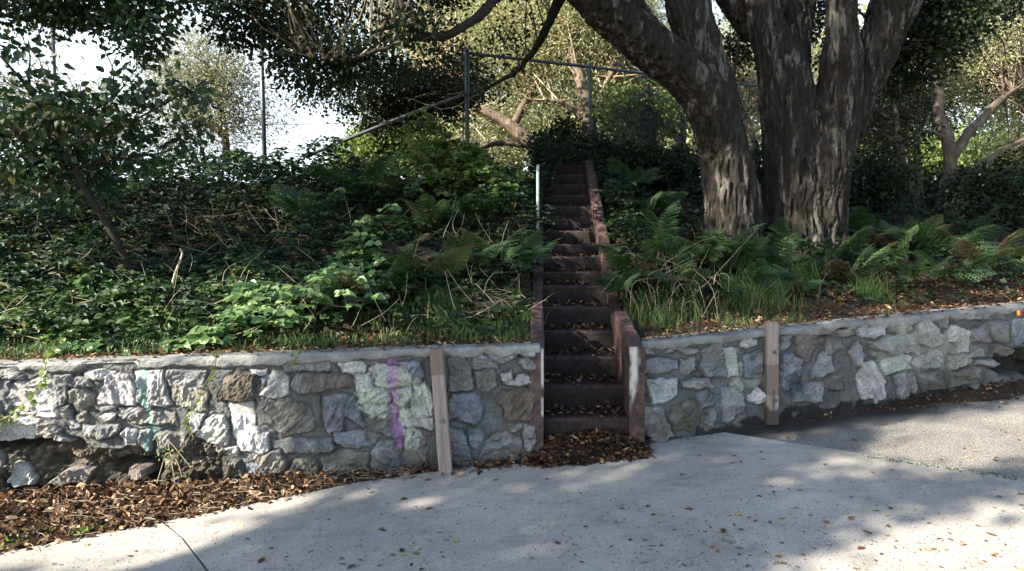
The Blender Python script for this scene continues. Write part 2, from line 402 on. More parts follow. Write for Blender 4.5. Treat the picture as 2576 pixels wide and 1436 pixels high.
# the earth bank behind the walls, levelling off into a plateau
xs = spaced((-400, -20, 20), (-20, -6, .5), (-6, 8, .07), (8, 20, .5), (20, 400, 20)); ts = np.concatenate([np.linspace(0, 5.5, 80), np.linspace(5.7, 14, 30), [18, 25, 40, 80, 160, 400]])
X, T_ = np.meshgrid(xs, ts, indexing='ij'); Xc = np.clip(X, -8, 9)
Y = Yw(Xc) + .13 + T_
Z = bank_raw(Xc, Y)
Pn = np.stack([X, Y, Z], -1).reshape(-1, 3)
Z = Z + (fbm(Pn * 1.3, 3, 3) * .06).reshape(Z.shape) * np.clip(T_ / .8, 0, 1)
xl, xr = st_xl(Y) - CURB, st_xr(Y) + CURB
ins = (X > xl) & (X < xr) & (Y < 9.5)
Z = np.where(ins, np.minimum(Z, st_z(Y) - .25), Z)
BX, BT, BZ = xs, ts, Z
o = mesh('earth_bank', np.stack([X, Y, Z], -1).reshape(-1, 3), grid_faces(len(xs), len(ts)), M['soil'], smooth=True); o['kind'] = 'structure'
def bank(X, Y):
    X = np.asarray(X, float); Y = np.asarray(Y, float); z = bank_raw(X, Y)
    p = np.stack([X, Y, z], -1).reshape(-1, 3)
    z = z + (fbm(p * 1.3, 3, 3) * .06).reshape(z.shape) * np.clip((Y - Yw(X) - .13) / .8, 0, 1)
    return z

# pavement: two concrete slabs with an open joint, asphalt beyond
EARTH = -.012
def sheet(name, poly, up, mat, res=.06, attrs=None):
    poly = np.array(poly)[:, :2]; 
    V = [(x, y, gz(x, y) + up) for x, y in poly]; k = len(V)
    V += [(x, y, gz(x, y) + up - .10) for x, y in poly]
    import bmesh
    bm = bmesh.new(); vs = [bm.verts.new(v) for v in V]
    bm.faces.new(vs[:k])
    for i in range(k): bm.faces.new([vs[i], vs[k + i], vs[k + (i + 1) % k], vs[(i + 1) % k]])
    bmesh.ops.recalc_face_normals(bm, faces=bm.faces)
    me = bpy.data.meshes.new(name); bm.to_mesh(me); bm.free(); me.materials.append(mat)
    o = bpy.data.objects.new(name, me); C.objects.link(o); o['kind'] = 'structure'; return o
J0, J1 = G(408, 1314)[:2], G(522, 1440)[:2]; jd = (J1 - J0) / np.linalg.norm(J1 - J0); jn = np.array([-jd[1], jd[0]]) * .006
jmid = [J0, G(450, 1352)[:2] + np.array([.012, 0]), J1, J0 + jd * 12]
SE = [G(-1200, 1624)[:2], G(0, 1390)[:2], G(408, 1314)[:2]]
slabA = [*[p for p in SE], jmid[1], J1, J0 + jd * 12, np.array([-14, -9.])]
off = np.array([.013, .004])
AS = [G(1822, 1088)[:2], G(2200, 1146)[:2], G(2576, 1205)[:2], G(3400, 1335)[:2]]
slabB = [J0 + off, G(900, 1214)[:2], G(1440, 1138)[:2], AS[0], AS[1], AS[2], AS[3], np.array([14, 1.]), np.array([14, -9.]), J0 + jd * 12 + off, J1 + off, jmid[1] + off]
sheet('sidewalk', slabA, 0, M['walk']); sheet('sidewalk', slabB, .002, M['walk'])
# asphalt lane: grid with the dark stain and painted shade beside the wall
u = np.linspace(0, 1, 160); v = np.linspace(0, 1, 60)
A0 = np.array([.95, 4.62]); A1 = np.array([14, 4.72 + (14 - .924) * .2756])
N0, N1 = AS[0] + np.array([-.0, .0]), np.array([15., 2.5])
aside = np.array([np.interp(u, [0, .12, .28, .5, 1], [N0[0], AS[1][0], AS[2][0], AS[3][0], 15]), np.interp(u, [0, .12, .28, .5, 1], [N0[1], AS[1][1], AS[2][1], AS[3][1], AS[3][1] - .9])]).T
wside = A0 + (A1 - A0) * (u ** 1.2)[:, None] + np.array([0, .15])
g = wside[:, None] * (1 - v)[None, :, None] + (aside + np.array([0, .014]))[:, None] * v[None, :, None]
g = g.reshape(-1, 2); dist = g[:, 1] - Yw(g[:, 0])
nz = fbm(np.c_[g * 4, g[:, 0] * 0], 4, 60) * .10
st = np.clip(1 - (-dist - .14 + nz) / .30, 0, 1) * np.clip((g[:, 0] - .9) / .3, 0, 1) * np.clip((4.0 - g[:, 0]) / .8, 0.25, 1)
o = mesh('asphalt', np.c_[g, gz(g[:, 0], g[:, 1]) - .006], grid_faces(160, 60), M['asphalt'], attrs={'stain_shade': st * .93}); o['kind'] = 'structure'

# ------------------------------------------------------------------ stone walls
CROPS = {'A': (0, 1060, 3.22), 'B': (700, 1060, 3.22), 'C': (1400, 1060, 3.22), 'D': (1900, 900, 2.8725), 'E': (2500, 900, 2.872), 'P': (0, 0, .8083)}
def cpx(crop, x, y): ox, oy, s = CROPS[crop]; return ((ox + x / s) * .8083, (oy + y / s) * .8083)
def onwall(px, py, A, B):
    d = ray(px, py); dr = B - A; n_ = np.array([-dr[1], dr[0]]); t = np.dot(A, n_) / np.dot(d[:2], n_); p = np.array([0, 0, EYE]) + d * t
    return np.dot(p[:2] - A, dr) / np.linalg.norm(dr), p[2]
GR = (.30, .305, .31); BL = (.27, .29, .33); TN = (.30, .285, .25); WH = (.60, .60, .59); BR = (.165, .14, .11); DK = (.125, .12, .112); PK = (.25, .215, .195); GB_ = (.22, .21, .185)
STL = """A GR 10,280 110,275 240,330 245,375 100,380 10,340
A WH 140,450 200,415 400,390 540,400 550,560 545,740 330,740 190,700 110,600 100,520
A GR 0,385 110,400 130,440 90,520 120,640 60,700 0,700
A GR 550,350 715,350 700,480 660,640 580,690 555,500
A WH 840,320 900,290 1040,300 1140,310 1110,370 1000,385 880,370
A GR 725,360 830,340 890,390 920,430 840,470 760,490 715,430
A WH 1070,370 1130,335 1290,350 1330,480 1360,580 1330,635 1170,640 1000,620 1030,540
A WH 1385,320 1640,315 1650,400 1715,620 1650,655 1500,640 1410,600 1385,450
A GR 1700,300 1960,290 2060,310 2055,460 1900,465 1730,455
A TN 1740,470 1960,470 2065,520 2070,680 1960,705 1770,640
A BR 2260,400 2390,290 2540,340 2545,600 2210,590 2230,500
A TN 720,500 850,480 950,540 975,660 860,680 740,620
A GR 985,650 1200,650 1190,700 1010,720
A WH 985,760 1060,720 1210,720 1150,800 1060,815
A GR 1220,680 1380,665 1480,700 1400,760 1290,800 1220,760
A TN 1340,790 1480,720 1740,710 1770,850 1560,830 1350,830
A WH 20,770 330,760 410,800 400,900 370,980 40,1000
A GR 580,700 720,665 760,760 820,860 740,880 620,760
A TN 380,860 500,800 640,880 620,950 480,970 400,920
A TN 780,740 880,700 890,790 840,830 790,800
A GR 1900,730 2070,710 2040,830 1980,900 1900,820
A WH 2090,790 2150,740 2240,770 2290,880 2270,1040 2120,1010 2000,950
A WH 1220,930 1290,885 1370,900 1360,1060 1260,1050
A GR 1390,910 1500,900 1520,1060 1480,1120 1390,1040
A TN 1580,950 1700,900 1860,920 1860,1050 1700,1090 1590,1120
A GR 530,950 620,930 750,990 700,1010 560,1000
A GR 850,830 1100,850 1200,830 1180,930 1000,980 880,930
A WH 2270,1070 2370,1060 2380,1150 2290,1120
A WH 90,1380 170,1230 240,1230 330,1340 370,1360 370,1440 80,1440
A PK 550,1400 700,1280 900,1280 880,1440 500,1440
A PK 1300,1270 1480,1260 1510,1330 1400,1400 1290,1380
A DK 2250,1180 2400,1200 2460,1380 2260,1417
B WH 60,640 300,630 320,860 440,910 440,1080 330,1100 150,1090 80,800
B WH 250,280 420,280 420,335 290,340
B BL 370,350 465,345 440,420 370,440
B WH 480,320 590,310 640,400 645,520 540,570 370,540 420,450
B GR 600,230 700,200 1030,200 1030,300 620,305
B PK 720,320 900,340 1130,335 1250,390 1280,430 1230,475 1100,475 1000,500 800,515 720,480 700,420
B WH 1160,250 1210,185 1380,210 1410,270 1400,310 1300,335 1200,320
B WH 1460,290 1520,240 1630,250 1750,270 1800,280 1950,400 1880,440 1640,470 1520,440
B WH 1320,350 1450,330 1480,450 1450,530 1340,510
B WH 1450,480 1600,480 1660,560 1600,620 1500,620 1430,560
B WH 1420,640 1600,630 1640,700 1500,760 1430,720
B WH 1680,500 1860,470 1900,560 1780,640 1680,620
B WH 1900,480 2020,430 2080,600 2080,740 1900,750 1880,600
B BL 1730,230 1960,215 1975,370 1930,375 1820,300
B TN 460,620 620,590 720,620 850,670 880,850 800,900 620,940 530,900 520,800 440,700
B BL 1000,580 1130,555 1300,570 1310,680 1410,820 1380,850 1200,760 1170,890 1050,905 1010,800
B DK 1460,880 1560,760 1700,740 1790,840 1790,950 1690,965 1580,910
B WH 1860,820 1930,765 2090,770 2080,880 1920,860
B GR 530,1000 1070,985 1080,1100 900,1130 620,1130 530,1080
B BL 1110,920 1280,900 1390,890 1420,1050 1200,1060 1120,1010
B BL 1470,1110 1560,1000 1680,1010 1740,1200 1720,1350 1500,1340
B TN 1800,1000 1900,930 1990,960 2000,1060 1900,1100 1800,1090
B GB_ 1800,1110 2030,1100 2030,1250 1950,1320 1830,1300 1800,1200
B GB_ 990,1180 1200,1100 1280,1110 1430,1160 1430,1270 1280,1330 1020,1350
B GB_ 650,1280 700,1210 900,1190 940,1300 880,1370 660,1370
B TN 320,1130 540,1110 610,1200 600,1310 400,1310 310,1200
B BL 220,1250 320,1230 410,1310 420,1370 240,1350
C GB_ 0,170 130,160 170,220 215,300 225,480 0,490
C GR 240,160 380,170 490,220 490,285 360,270 250,270
C GR 380,110 500,100 650,110 650,170 560,220 490,210 400,160
C WH 670,90 850,90 870,140 760,160 660,150
C BL 700,190 790,160 850,200 860,280 740,280 690,240
C GB_ 260,310 440,300 470,450 380,520 280,510
C WH 530,350 610,300 620,390 560,420
C WH 560,430 700,350 840,330 880,430 700,440
C BL 50,530 150,530 300,580 320,680 290,790 230,825 0,770 10,650
C BR 480,600 550,520 720,500 870,480 840,600 800,770 740,780 580,790 560,720
C GR 0,870 80,900 150,960 240,1240 60,1240 10,1100
C BL 180,880 330,890 330,990 280,1080 200,1020
C GR 300,1200 380,1010 500,940 600,930 700,1020 680,1160 480,1210 320,1230
C TN 570,860 720,820 730,880 620,920
C GR 740,850 850,850 880,1000 800,1100 740,1060
D TN 230,530 290,510 370,520 380,570 300,585 235,575
D GR 500,560 530,515 640,510 780,530 790,565 700,580 600,555
D TN 200,660 320,625 320,740 220,740
D BL 330,640 400,610 580,640 585,700 480,740 340,735
D GR 620,630 740,630 760,700 700,760 620,740
D GR 820,560 900,510 940,470 980,500 1030,610 1050,700 1020,770 860,775 810,700
D WH 1010,550 1100,530 1140,600 1120,760 1050,770
D WH 1170,460 1230,420 1300,440 1300,500 1200,530 1150,520
D BL 1200,600 1340,560 1380,600 1350,760 1200,790
D WH 350,810 580,815 590,930 520,990 370,1010
D DK 230,830 310,850 340,960 320,1000 250,1000
D GR 640,830 780,790 870,790 910,870 800,890 660,880
D BL 780,940 840,910 950,960 940,1000 830,1045 800,1000
D WH 1060,850 1150,800 1180,850 1170,910 1090,915
D GR 1000,900 1050,890 1170,940 1190,1060 1080,1160 1010,1160
D TN 240,1080 440,1060 530,1230 550,1320 340,1360 290,1180
D BR 560,1060 700,1000 750,1010 800,1150 790,1200 700,1250 580,1250 550,1150
D GR 850,1080 920,1060 910,1200 860,1230
D WH 1230,960 1310,880 1400,950 1390,1030 1250,1000
D GR 1520,420 1580,400 1600,470 1560,530 1520,520
D PK 1650,420 1760,400 1890,420 1900,480 1810,540 1750,640 1700,680 1660,550
D BL 1520,600 1600,570 1680,640 1690,820 1560,890 1520,800
D GR 1920,430 2040,440 2060,510 1990,570 1920,560
D GR 1790,740 1880,560 1970,600 1960,720 1890,780 1800,790
D TN 1830,340 1960,330 1960,400 1850,400
D TN 2010,360 2160,330 2170,400 2060,415
D GR 2130,560 2210,470 2260,590 2200,690 2150,640
D GR 1630,860 1880,830 1870,1000 1650,1010
D DK 1960,860 2060,800 2080,900 1960,900
E WH 480,340 560,320 720,315 720,390 620,430 490,410
E TN 760,310 940,300 970,350 860,400 780,380
E WH 1010,330 1090,270 1160,320 1230,410 1230,470 1120,520 1040,480
E GR 600,480 850,400 1010,400 1030,600 940,560 780,580 640,530
E WH 700,640 880,580 940,610 940,700 740,760 700,720
E GR 960,640 1180,540 1230,620 1210,700 1010,700
E WH 1290,350 1330,320 1440,380 1460,550 1380,550 1350,470 1300,460
E GR 1490,380 1560,340 1640,300 1640,460 1500,465
E GR 1670,300 1740,280 1820,300 1820,460 1700,460 1670,400
E BL 1860,400 1890,290 2000,280 2060,380 1973,470 1880,490
E TN 1290,700 1290,590 1480,580 1500,650 1400,690 1300,730
E GR 1490,500 1620,540 1600,600 1500,600
E GB_ 1690,500 1800,500 1870,545 1800,600 1700,570
E WH 480,800 520,670 620,650 660,720 715,820 710,990 530,1010 500,900
E GR 810,780 970,750 990,940 860,970
E DK 1020,760 1240,720 1280,880 1040,910
E GB_ 1340,730 1460,700 1460,840 1300,860
E PK 1470,710 1560,700 1580,800 1480,800
E GR 1550,640 1700,620 1760,660 1660,690 1540,680
E GR 1200,240 1280,230 1280,330 1220,340
E TN 580,540 660,560 660,610 600,600
E GR 1390,220 1640,220 1630,270 1400,270
E TN 1500,870 1700,850 1900,860 1800,960 1560,960"""
CM = dict(GR=GR, BL=BL, TN=TN, WH=WH, BR=BR, DK=DK, PK=PK, GB_=GB_)
def sdist(u, z, poly):
    """positive inside, metres to the outline"""
    d = np.full(u.shape, 9.0); ins = np.zeros(u.shape, bool); k = len(poly)
    for i in range(k):
        x1, y1 = poly[i]; x2, y2 = poly[(i + 1) % k]; ex, ey = x2 - x1, y2 - y1
        t = np.clip(((u - x1) * ex + (z - y1) * ey) / (ex * ex + ey * ey + 1e-12), 0, 1)
        d = np.minimum(d, np.hypot(u - x1 - t * ex, z - y1 - t * ey))
        c = ((y1 > z) != (y2 > z)) & (u < (x2 - x1) * (z - y1) / (y2 - y1 + 1e-12) + x1); ins ^= c
    return np.where(ins, d, -d)
def stone_wall(A, B, ua, ub, crops, res, right):
    A = np.array(A, float); B = np.array(B, float); L = np.linalg.norm(B - A); dr = (B - A) / L; out = np.array([dr[1], -dr[0]])
    if out[1] > 0: out = -out
    us = np.arange(ua, ub + res / 2, res); nv_ = int(.95 / res)
    XY = A + us[:, None] * dr
    zt = ztop(XY[:, 0]) - .02; zb = gz(XY[:, 0], XY[:, 1]) - .10
    t = np.linspace(0, 1, nv_); Zg = zb[:, None] * (1 - t) + zt[:, None] * t; Ug = np.repeat(us[:, None], nv_, 1)
    u = Ug.ravel(); z = Zg.ravel(); p3 = np.c_[u, z, z * 0]
    wob = .013 * fbm(p3 * 16, 4, 5); wob2 = .013 * fbm(p3 * 16 + 50, 4, 9)
    uu, zz = u + wob, z + wob2
    h = .006 * fbm(p3 * 24, 4, 21) + .009 * fbm(p3 * 5, 2, 31) + .004 * np.abs(fbm(p3 * 60, 2, 33))
    col = np.tile(np.array([.175, .18, .178]), (len(u), 1)) * (1 + .22 * fbm(p3 * 9, 3, 77))[:, None]
    sid = np.zeros(len(u), int)
    def reg(crop, pts): return [onwall(*cpx(crop, *p), A, B) for p in pts]
    def setc(mask, c):
        nonlocal col
        m = np.clip(mask, 0, 1)[:, None]; col = col * (1 - m) + np.array(c) * m
    if not right:     # the eroded hollow under the left end
        cav = reg('P', [(-500, 1090), (15, 1098), (100, 1082), (200, 1098), (250, 1125), (330, 1122), (370, 1118), (425, 1078), (470, 1088), (500, 1070), (540, 1085), (562, 1130), (566, 1230), (-500, 1300)])
        d = sdist(uu, zz, cav); m = np.clip(d / .02, 0, 1)
        lump = .035 * fbm(p3 * 16, 4, 41) + .018 * np.abs(fbm(p3 * 45, 3, 43))
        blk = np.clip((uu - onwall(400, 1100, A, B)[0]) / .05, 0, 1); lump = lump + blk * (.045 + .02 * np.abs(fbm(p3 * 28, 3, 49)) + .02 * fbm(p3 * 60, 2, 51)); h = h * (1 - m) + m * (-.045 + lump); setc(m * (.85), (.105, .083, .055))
        setc(np.clip(m * (fbm(p3 * 30, 2, 47) - .2) * 2, 0, 1), (.26, .23, .18))
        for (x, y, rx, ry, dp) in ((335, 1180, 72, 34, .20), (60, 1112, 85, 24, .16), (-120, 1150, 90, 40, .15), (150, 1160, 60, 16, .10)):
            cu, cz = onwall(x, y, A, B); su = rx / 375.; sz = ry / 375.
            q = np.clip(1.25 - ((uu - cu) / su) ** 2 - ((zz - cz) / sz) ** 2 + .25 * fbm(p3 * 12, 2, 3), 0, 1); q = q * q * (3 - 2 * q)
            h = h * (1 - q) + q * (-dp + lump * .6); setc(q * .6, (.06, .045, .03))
    else:
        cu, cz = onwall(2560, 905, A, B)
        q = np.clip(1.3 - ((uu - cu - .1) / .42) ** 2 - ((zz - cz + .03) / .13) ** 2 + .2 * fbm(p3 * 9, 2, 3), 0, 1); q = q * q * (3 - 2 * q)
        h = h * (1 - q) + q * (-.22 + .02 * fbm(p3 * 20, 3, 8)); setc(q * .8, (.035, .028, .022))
    si = 0; r_ = np.random.default_rng(5)
    polys = []
    for ln in STL.split('\n'):
        c, kc, *pts = ln.split()
        if c not in crops: continue
        pl = [tuple(map(float, q.split(','))) for q in pts]
        if c == 'C' and (np.mean([q[0] for q in pl]) > 1000): continue
        polys.append((CM[kc], reg(c, pl)))
    def extra(u0, u1):
        uu_ = u0
        while uu_ < u1:
            wd = r_.uniform(.16, .34); z_ = float(np.interp(uu_, us, zb)) + .04
            while z_ < float(np.interp(uu_, us, zt)) - .12:
                hh = r_.uniform(.10, .24); pl = []
                for a in np.linspace(0, 2 * np.pi, 8)[:-1]:
                    ca, sa = np.cos(a), np.sin(a); k_ = 1 / max(abs(ca), abs(sa)) * r_.uniform(.78, 1.0)
                    pl.append((uu_ + wd / 2 + ca * k_ * wd * .46, z_ + hh / 2 + sa * k_ * hh * .44))
                polys.append(((GR, TN, BL, WH, GB_)[r_.integers(5)], pl)); z_ += hh + .02
            uu_ += wd + .02
    if ua < -.01 - 0: extra(ua, float(onwall(-15, 1000, A, B)[0]) - .05)
    if right: extra(float(onwall(2610, 850, A, B)[0]), ub)
    for ci, pl in polys:
        pl = np.array(pl); lo = pl.min(0) - .03; hi = pl.max(0) + .03
        k = np.nonzero((uu > lo[0]) & (uu < hi[0]) & (zz > lo[1]) & (zz < hi[1]))[0]
        if not len(k): continue
        ctr_ = pl.mean(0); pl2 = ctr_ + (pl - ctr_) * 1.11
        d = sdist(uu[k], zz[k], pl2); si += 1
        m = np.clip((d + .003) / .014, 0, 1); m = m * m * (3 - 2 * m)
        a = r_.uniform(-.12, .12, 2); base = r_.uniform(.008, .030)
        pp = p3[k] + si * 3.7
        st_ang = r_.uniform(0, np.pi); ca, sa = np.cos(st_ang), np.sin(st_ang)
        ps = np.c_[(pp[:, 0] * ca + pp[:, 1] * sa) * 7, (-pp[:, 0] * sa + pp[:, 1] * ca) * 22, pp[:, 2]]
        fac = np.abs(fbm(ps, 4, 90 + si)) * .024
        fx = np.full(len(k), 9.0); sz_ = (pl.max(0) - pl.min(0)).min()
        for _ in range(6):
            q0 = ctr_ + r_.uniform(-.42, .42, 2) * (pl.max(0) - pl.min(0)); g_ = r_.normal(size=2) * .30
            fx = np.minimum(fx, .012 + r_.uniform(0, .010) + (uu[k] - q0[0]) * g_[0] + (zz[k] - q0[1]) * g_[1])
        fx = np.clip(fx, -.008, .03)
        hs = fx + base + (u[k] - pl[:, 0].mean()) * a[0] + (z[k] - pl[:, 1].mean()) * a[1] + fac + .010 * fbm(pp * 15, 4, 100 + si) + .006 * fbm(pp * 55, 2, 12)
        h[k] = h[k] * (1 - m) + m * np.maximum(hs, .006)
        edge = np.exp(-((d + .006) / .007) ** 2); h[k] -= edge * (.006 + .006 * fbm(p3[k] * 9, 2, 65))
        tint = np.array(ci) * (1 + r_.uniform(-.12, .12)) * (1 + r_.uniform(-.025, .025, 3))
        cc_ = tint[None] * (1 + .25 * fbm(ps * .8, 3, 7 + si))[:, None]
        mott = np.clip((fbm(pp * 10, 3, 200 + si) - .15) * 2.5, 0, 1)[:, None] * r_.uniform(0, .6); cc_ = cc_ * (1 - mott) + np.array([.18, .165, .14]) * mott; sm_ = np.clip((fbm(pp * 6 + 40, 3, 230 + si) - .1) * 2.2, 0, 1)[:, None] * r_.uniform(0, .7); cc_ = cc_ * (1 - sm_) + np.array([.40, .40, .39]) * sm_
        mm = np.clip((d + .003) / .006, 0, 1)[:, None]; col[k] = col[k] * (1 - mm) + cc_ * mm
        gap = np.exp(-((d + .010) / .006) ** 2)[:, None] * .28; col[k] *= 1 - gap
    def poly_mask(crop, pts, soft=.015, rag=.02, s=300, fr=18): return np.clip((sdist(u, z, reg(crop, pts)) + rag * fbm(p3 * fr, 4, s)) / soft + .5, 0, 1)
    def streak(crop, pts, wd, s, rag=.35, fr=26):
        q = np.array(reg(crop, pts)); best = np.zeros(len(u))
        zs = z; cu_ = np.interp(-zs, -q[:, 1], q[:, 0]); wds = np.interp(-zs, -q[:, 1], wd)
        inr = np.clip((zs - q[-1, 1]) / .02 + .5, 0, 1) * np.clip((q[0, 1] - zs) / .02 + .5, 0, 1)
        return np.clip(1.5 - 1.1 * np.abs(u - cu_) / wds + rag * fbm(p3 * fr, 4, s), 0, 1) * inr
    if not right:
        m = poly_mask('B', [(1300, 330), (1450, 320), (1480, 240), (1560, 230), (1640, 250), (1760, 255), (1850, 330), (1960, 410), (2070, 440), (2085, 740), (1920, 770), (1850, 830), (1960, 900), (1990, 960), (1920, 1090), (1800, 1100), (1780, 900), (1720, 740), (1600, 750), (1460, 770), (1330, 660), (1300, 520)])
        crack = np.clip(1 - np.clip((-fbm(p3 * 30, 4, 310) - .42) * 5, 0, 1), 0, 1)
        setc(m * (.93) * crack, (.60, .64, .55))
        m = streak('B', [(1670, 90), (1680, 250), (1690, 380), (1680, 470), (1690, 620), (1700, 760), (1740, 850), (1760, 950), (1750, 1000), (1750, 1085)], [.034, .044, .052, .046, .034, .026, .042, .042, .038, .03], 320, .42, 50)
        setc(m * .62 * np.clip(.9 + .5 * fbm(p3 * 90, 2, 321), 0, 1), (.50, .20, .50))
        m = streak('A', [(1440, 230), (1435, 330), (1430, 450), (1480, 600), (1510, 780), (1560, 880), (1490, 1000), (1480, 1120)], [.018, .024, .03, .026, .016, .04, .026, .02], 330, .5, 50)
        setc(m * .55 * np.clip(.8 + .7 * fbm(p3 * 60, 3, 331), 0, 1), (.10, .42, .38))
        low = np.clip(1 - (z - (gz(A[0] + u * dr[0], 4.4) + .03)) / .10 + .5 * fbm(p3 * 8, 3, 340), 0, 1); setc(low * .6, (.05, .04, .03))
    else:
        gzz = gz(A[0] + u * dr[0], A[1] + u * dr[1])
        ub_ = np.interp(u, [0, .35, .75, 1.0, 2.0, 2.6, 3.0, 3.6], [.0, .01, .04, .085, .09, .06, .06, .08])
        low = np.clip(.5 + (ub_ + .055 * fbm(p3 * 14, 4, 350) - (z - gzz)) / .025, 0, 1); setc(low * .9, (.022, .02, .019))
        for (x, y, r__) in ((1905, 945, .075), (2000, 965, .085), (1890, 900, .03)):
            cu, cz = onwall(x, y, A, B); q = np.clip(1.2 - np.hypot(u - cu, (z - cz) * .8) / r__ + .5 * fbm(p3 * 12, 3, 355), 0, 1); setc(q * .75, (.05, .055, .085))
        m = poly_mask('D', [(1000, 560), (1120, 540), (1180, 800), (1350, 780), (1300, 860), (1180, 900), (1060, 920), (1110, 780)], .03, .03, 360); setc(m * .55, (.50, .53, .44))
        m = poly_mask('E', [(580, 480), (1100, 290), (1240, 430), (1290, 330), (1480, 380), (1480, 620), (1310, 720), (1200, 640), (1000, 700), (700, 750)], .05, .05, 365); setc(m * .5, (.46, .46, .42))
    V = np.c_[A[0] + u * dr[0] + h * out[0], A[1] + u * dr[1] + h * out[1], z]
    # close the body: top, ends, back
    nu = len(us); th = .24
    back = np.c_[A[0] + us * dr[0] - th * out[0], A[1] + us * dr[1] - th * out[1], zt]; back2 = back.copy(); back2[:, 2] = zb
    Fq = [grid_faces(nu, nv_)]
    n0 = len(V); V = np.vstack([V, back, back2]); i = np.arange(nu - 1)
    Fq.append(np.stack([i * nv_ + nv_ - 1, (i + 1) * nv_ + nv_ - 1, n0 + i + 1, n0 + i], 1))
    Fq.append(np.stack([n0 + i, n0 + i + 1, n0 + nu + i + 1, n0 + nu + i], 1))
    fr = np.concatenate
    ends = []
    for e in (0, nu - 1):
        j = np.arange(nv_ - 1); a = e * nv_ + j
        V = np.vstack([V, np.c_[np.repeat([back[e, :2]], nv_, 0), Zg[e]]]); nb = len(V) - nv_
        ends.append(np.stack([a, a + 1, nb + j + 1, nb + j], 1))
    col = np.vstack([col, np.tile([.15, .15, .14], (len(V) - len(col), 1))])
    return V, Fq + ends, np.clip(col, .008, .75), A, dr, out, us
def coping(A, dr, out, us, seed, parent, breaks=()):
    u = np.arange(us[0], us[-1], .012); xy = A + u[:, None] * dr; zt = ztop(xy[:, 0])
    prof = np.array([(.0, -.062), (.018, -.060), (.028, -.052), (.032, -.038), (.033, -.022), (.027, -.006), (.012, .001), (-.04, .003), (-.12, .005), (-.20, .001), (-.245, -.01), (-.25, -.06)])
    k = len(prof); U = np.repeat(u, k); o_ = np.tile(prof[:, 0], len(u)); z_ = np.tile(prof[:, 1], len(u))
    p = np.c_[U, o_ * 3, z_ * 3]
    fr = np.tile(np.arange(k) < 6, len(u))
    rag = np.tile(np.interp(np.arange(k), [0, 3, 5, 11], [1, .45, 0.1, 0]), len(u))
    o_ = o_ + .006 * fbm(p * 14, 4, seed) * fr - .02 * np.clip(fbm(np.c_[U * 2.2, U * 0, U * 0], 3, seed + 3) - .25, 0, 1) * fr
    z_ = z_ + rag * (.024 * fbm(np.c_[U * 9, U * 0, o_ * 0], 4, seed + 5)) + .003 * fbm(p * 12, 3, seed + 7)
    for b0, b1 in breaks:
        q = np.clip((U - b0) / .03, 0, 1) * np.clip((b1 - U) / .03, 0, 1)
        z_ = z_ * (1 - q * .75 * fr) - q * .012 * fr; o_ = o_ - q * fr * .02
    V = np.c_[A[0] + U * dr[0] + o_ * out[0], A[1] + U * dr[1] + o_ * out[1], np.repeat(zt, k) + z_]
    Fq = grid_faces(len(u), k); e0 = np.arange(k)[None, ::-1]; e1 = (np.arange(k) + (len(u) - 1) * k)[None]
    return part('coping', V, [Fq, e0, e1], M['coping'], parent)
WL = (np.array([-3.38, 4.25]), np.array([.205, 4.52])); WR = (np.array([.924, 4.72]), np.array([4.48, 5.70]))
r1 = empty('stone_wall', (-1.5, 4.4, gz(-1.5, 4.4))); tag(r1, 'low mortared stone wall left of the stairs with purple and teal spray paint', 'wall', 'stone retaining walls')
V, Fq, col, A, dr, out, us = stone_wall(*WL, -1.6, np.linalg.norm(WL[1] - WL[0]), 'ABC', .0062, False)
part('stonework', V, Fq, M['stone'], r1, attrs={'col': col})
b_ = [onwall(210, 920, *WL)[0], onwall(352, 920, *WL)[0]]; coping(A, dr, out, us, 400, r1, [tuple(b_), (onwall(-60, 920, *WL)[0], onwall(60, 920, *WL)[0])])
r2 = empty('stone_wall', (3.0, 5.2, gz(3, 5.2))); tag(r2, 'low stone wall right of the stairs, black stains along its foot beside the asphalt', 'wall', 'stone retaining walls')
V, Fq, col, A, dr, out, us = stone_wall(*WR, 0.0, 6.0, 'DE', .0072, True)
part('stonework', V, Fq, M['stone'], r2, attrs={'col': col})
coping(A, dr, out, us, 420, r2)

# ------------------------------------------------------------------ stairs
def lump(V, s=500, a=.003): return V + a * np.stack([fbm(V * 12, 3, s), fbm(V * 12 + 9, 3, s + 4), fbm(V * 12 + 21, 3, s + 8)], 1)
ss = empty('staircase', (.53, 4.6, gz(.5, 4.6))); tag(ss, 'narrow flight of red painted concrete steps climbing between the stone walls', 'staircase')
def densebox(x0, x1, y0, y1, z0, z1, shear=0.0):
    nx = 40; prof = np.array([(y0, z0), (y0, z0 + (z1 - z0) * .5), (y0, z1 - .022), (y0 + .005, z1 - .008), (y0 + .015, z1 - .001), (y0 + .04, z1), ((y0 + y1) / 2, z1), (y1, z1)])
    xs_ = np.linspace(x0, x1, nx); k = len(prof)
    V = np.stack([np.repeat(xs_, k), np.tile(prof[:, 0], nx), np.tile(prof[:, 1], nx)], 1)
    nn = .006 * fbm(np.c_[V[:, 0] * 9, V[:, 1] * 9, V[:, 2] * 9], 4, int(y0 * 100)); V[:, 1] += nn; V[:, 2] += nn * .6
    V[:, 0] += (V[:, 1] - y0) * .046
    return V, [grid_faces(nx, k)]
for k in range(NST):
    y0 = ST_Y[k]; y1 = y0 + (.33 if k < NST - 1 else 1.2)
    z0 = ST_Z[k - 1] - .03 if k else gz(.5, 4.6) - .1
    V, Fq = densebox(st_xl(y0) - .02, st_xr(y0) + .02, y0, y1, z0, ST_Z[k])
    part('step', V, Fq, M['step'], ss, smooth=False, attrs={'nose': np.clip(1.2 - np.abs(ST_Z[k] - .006 - V[:, 2]) / .022, 0, 1) * (V[:, 1] < y0 + .045)})
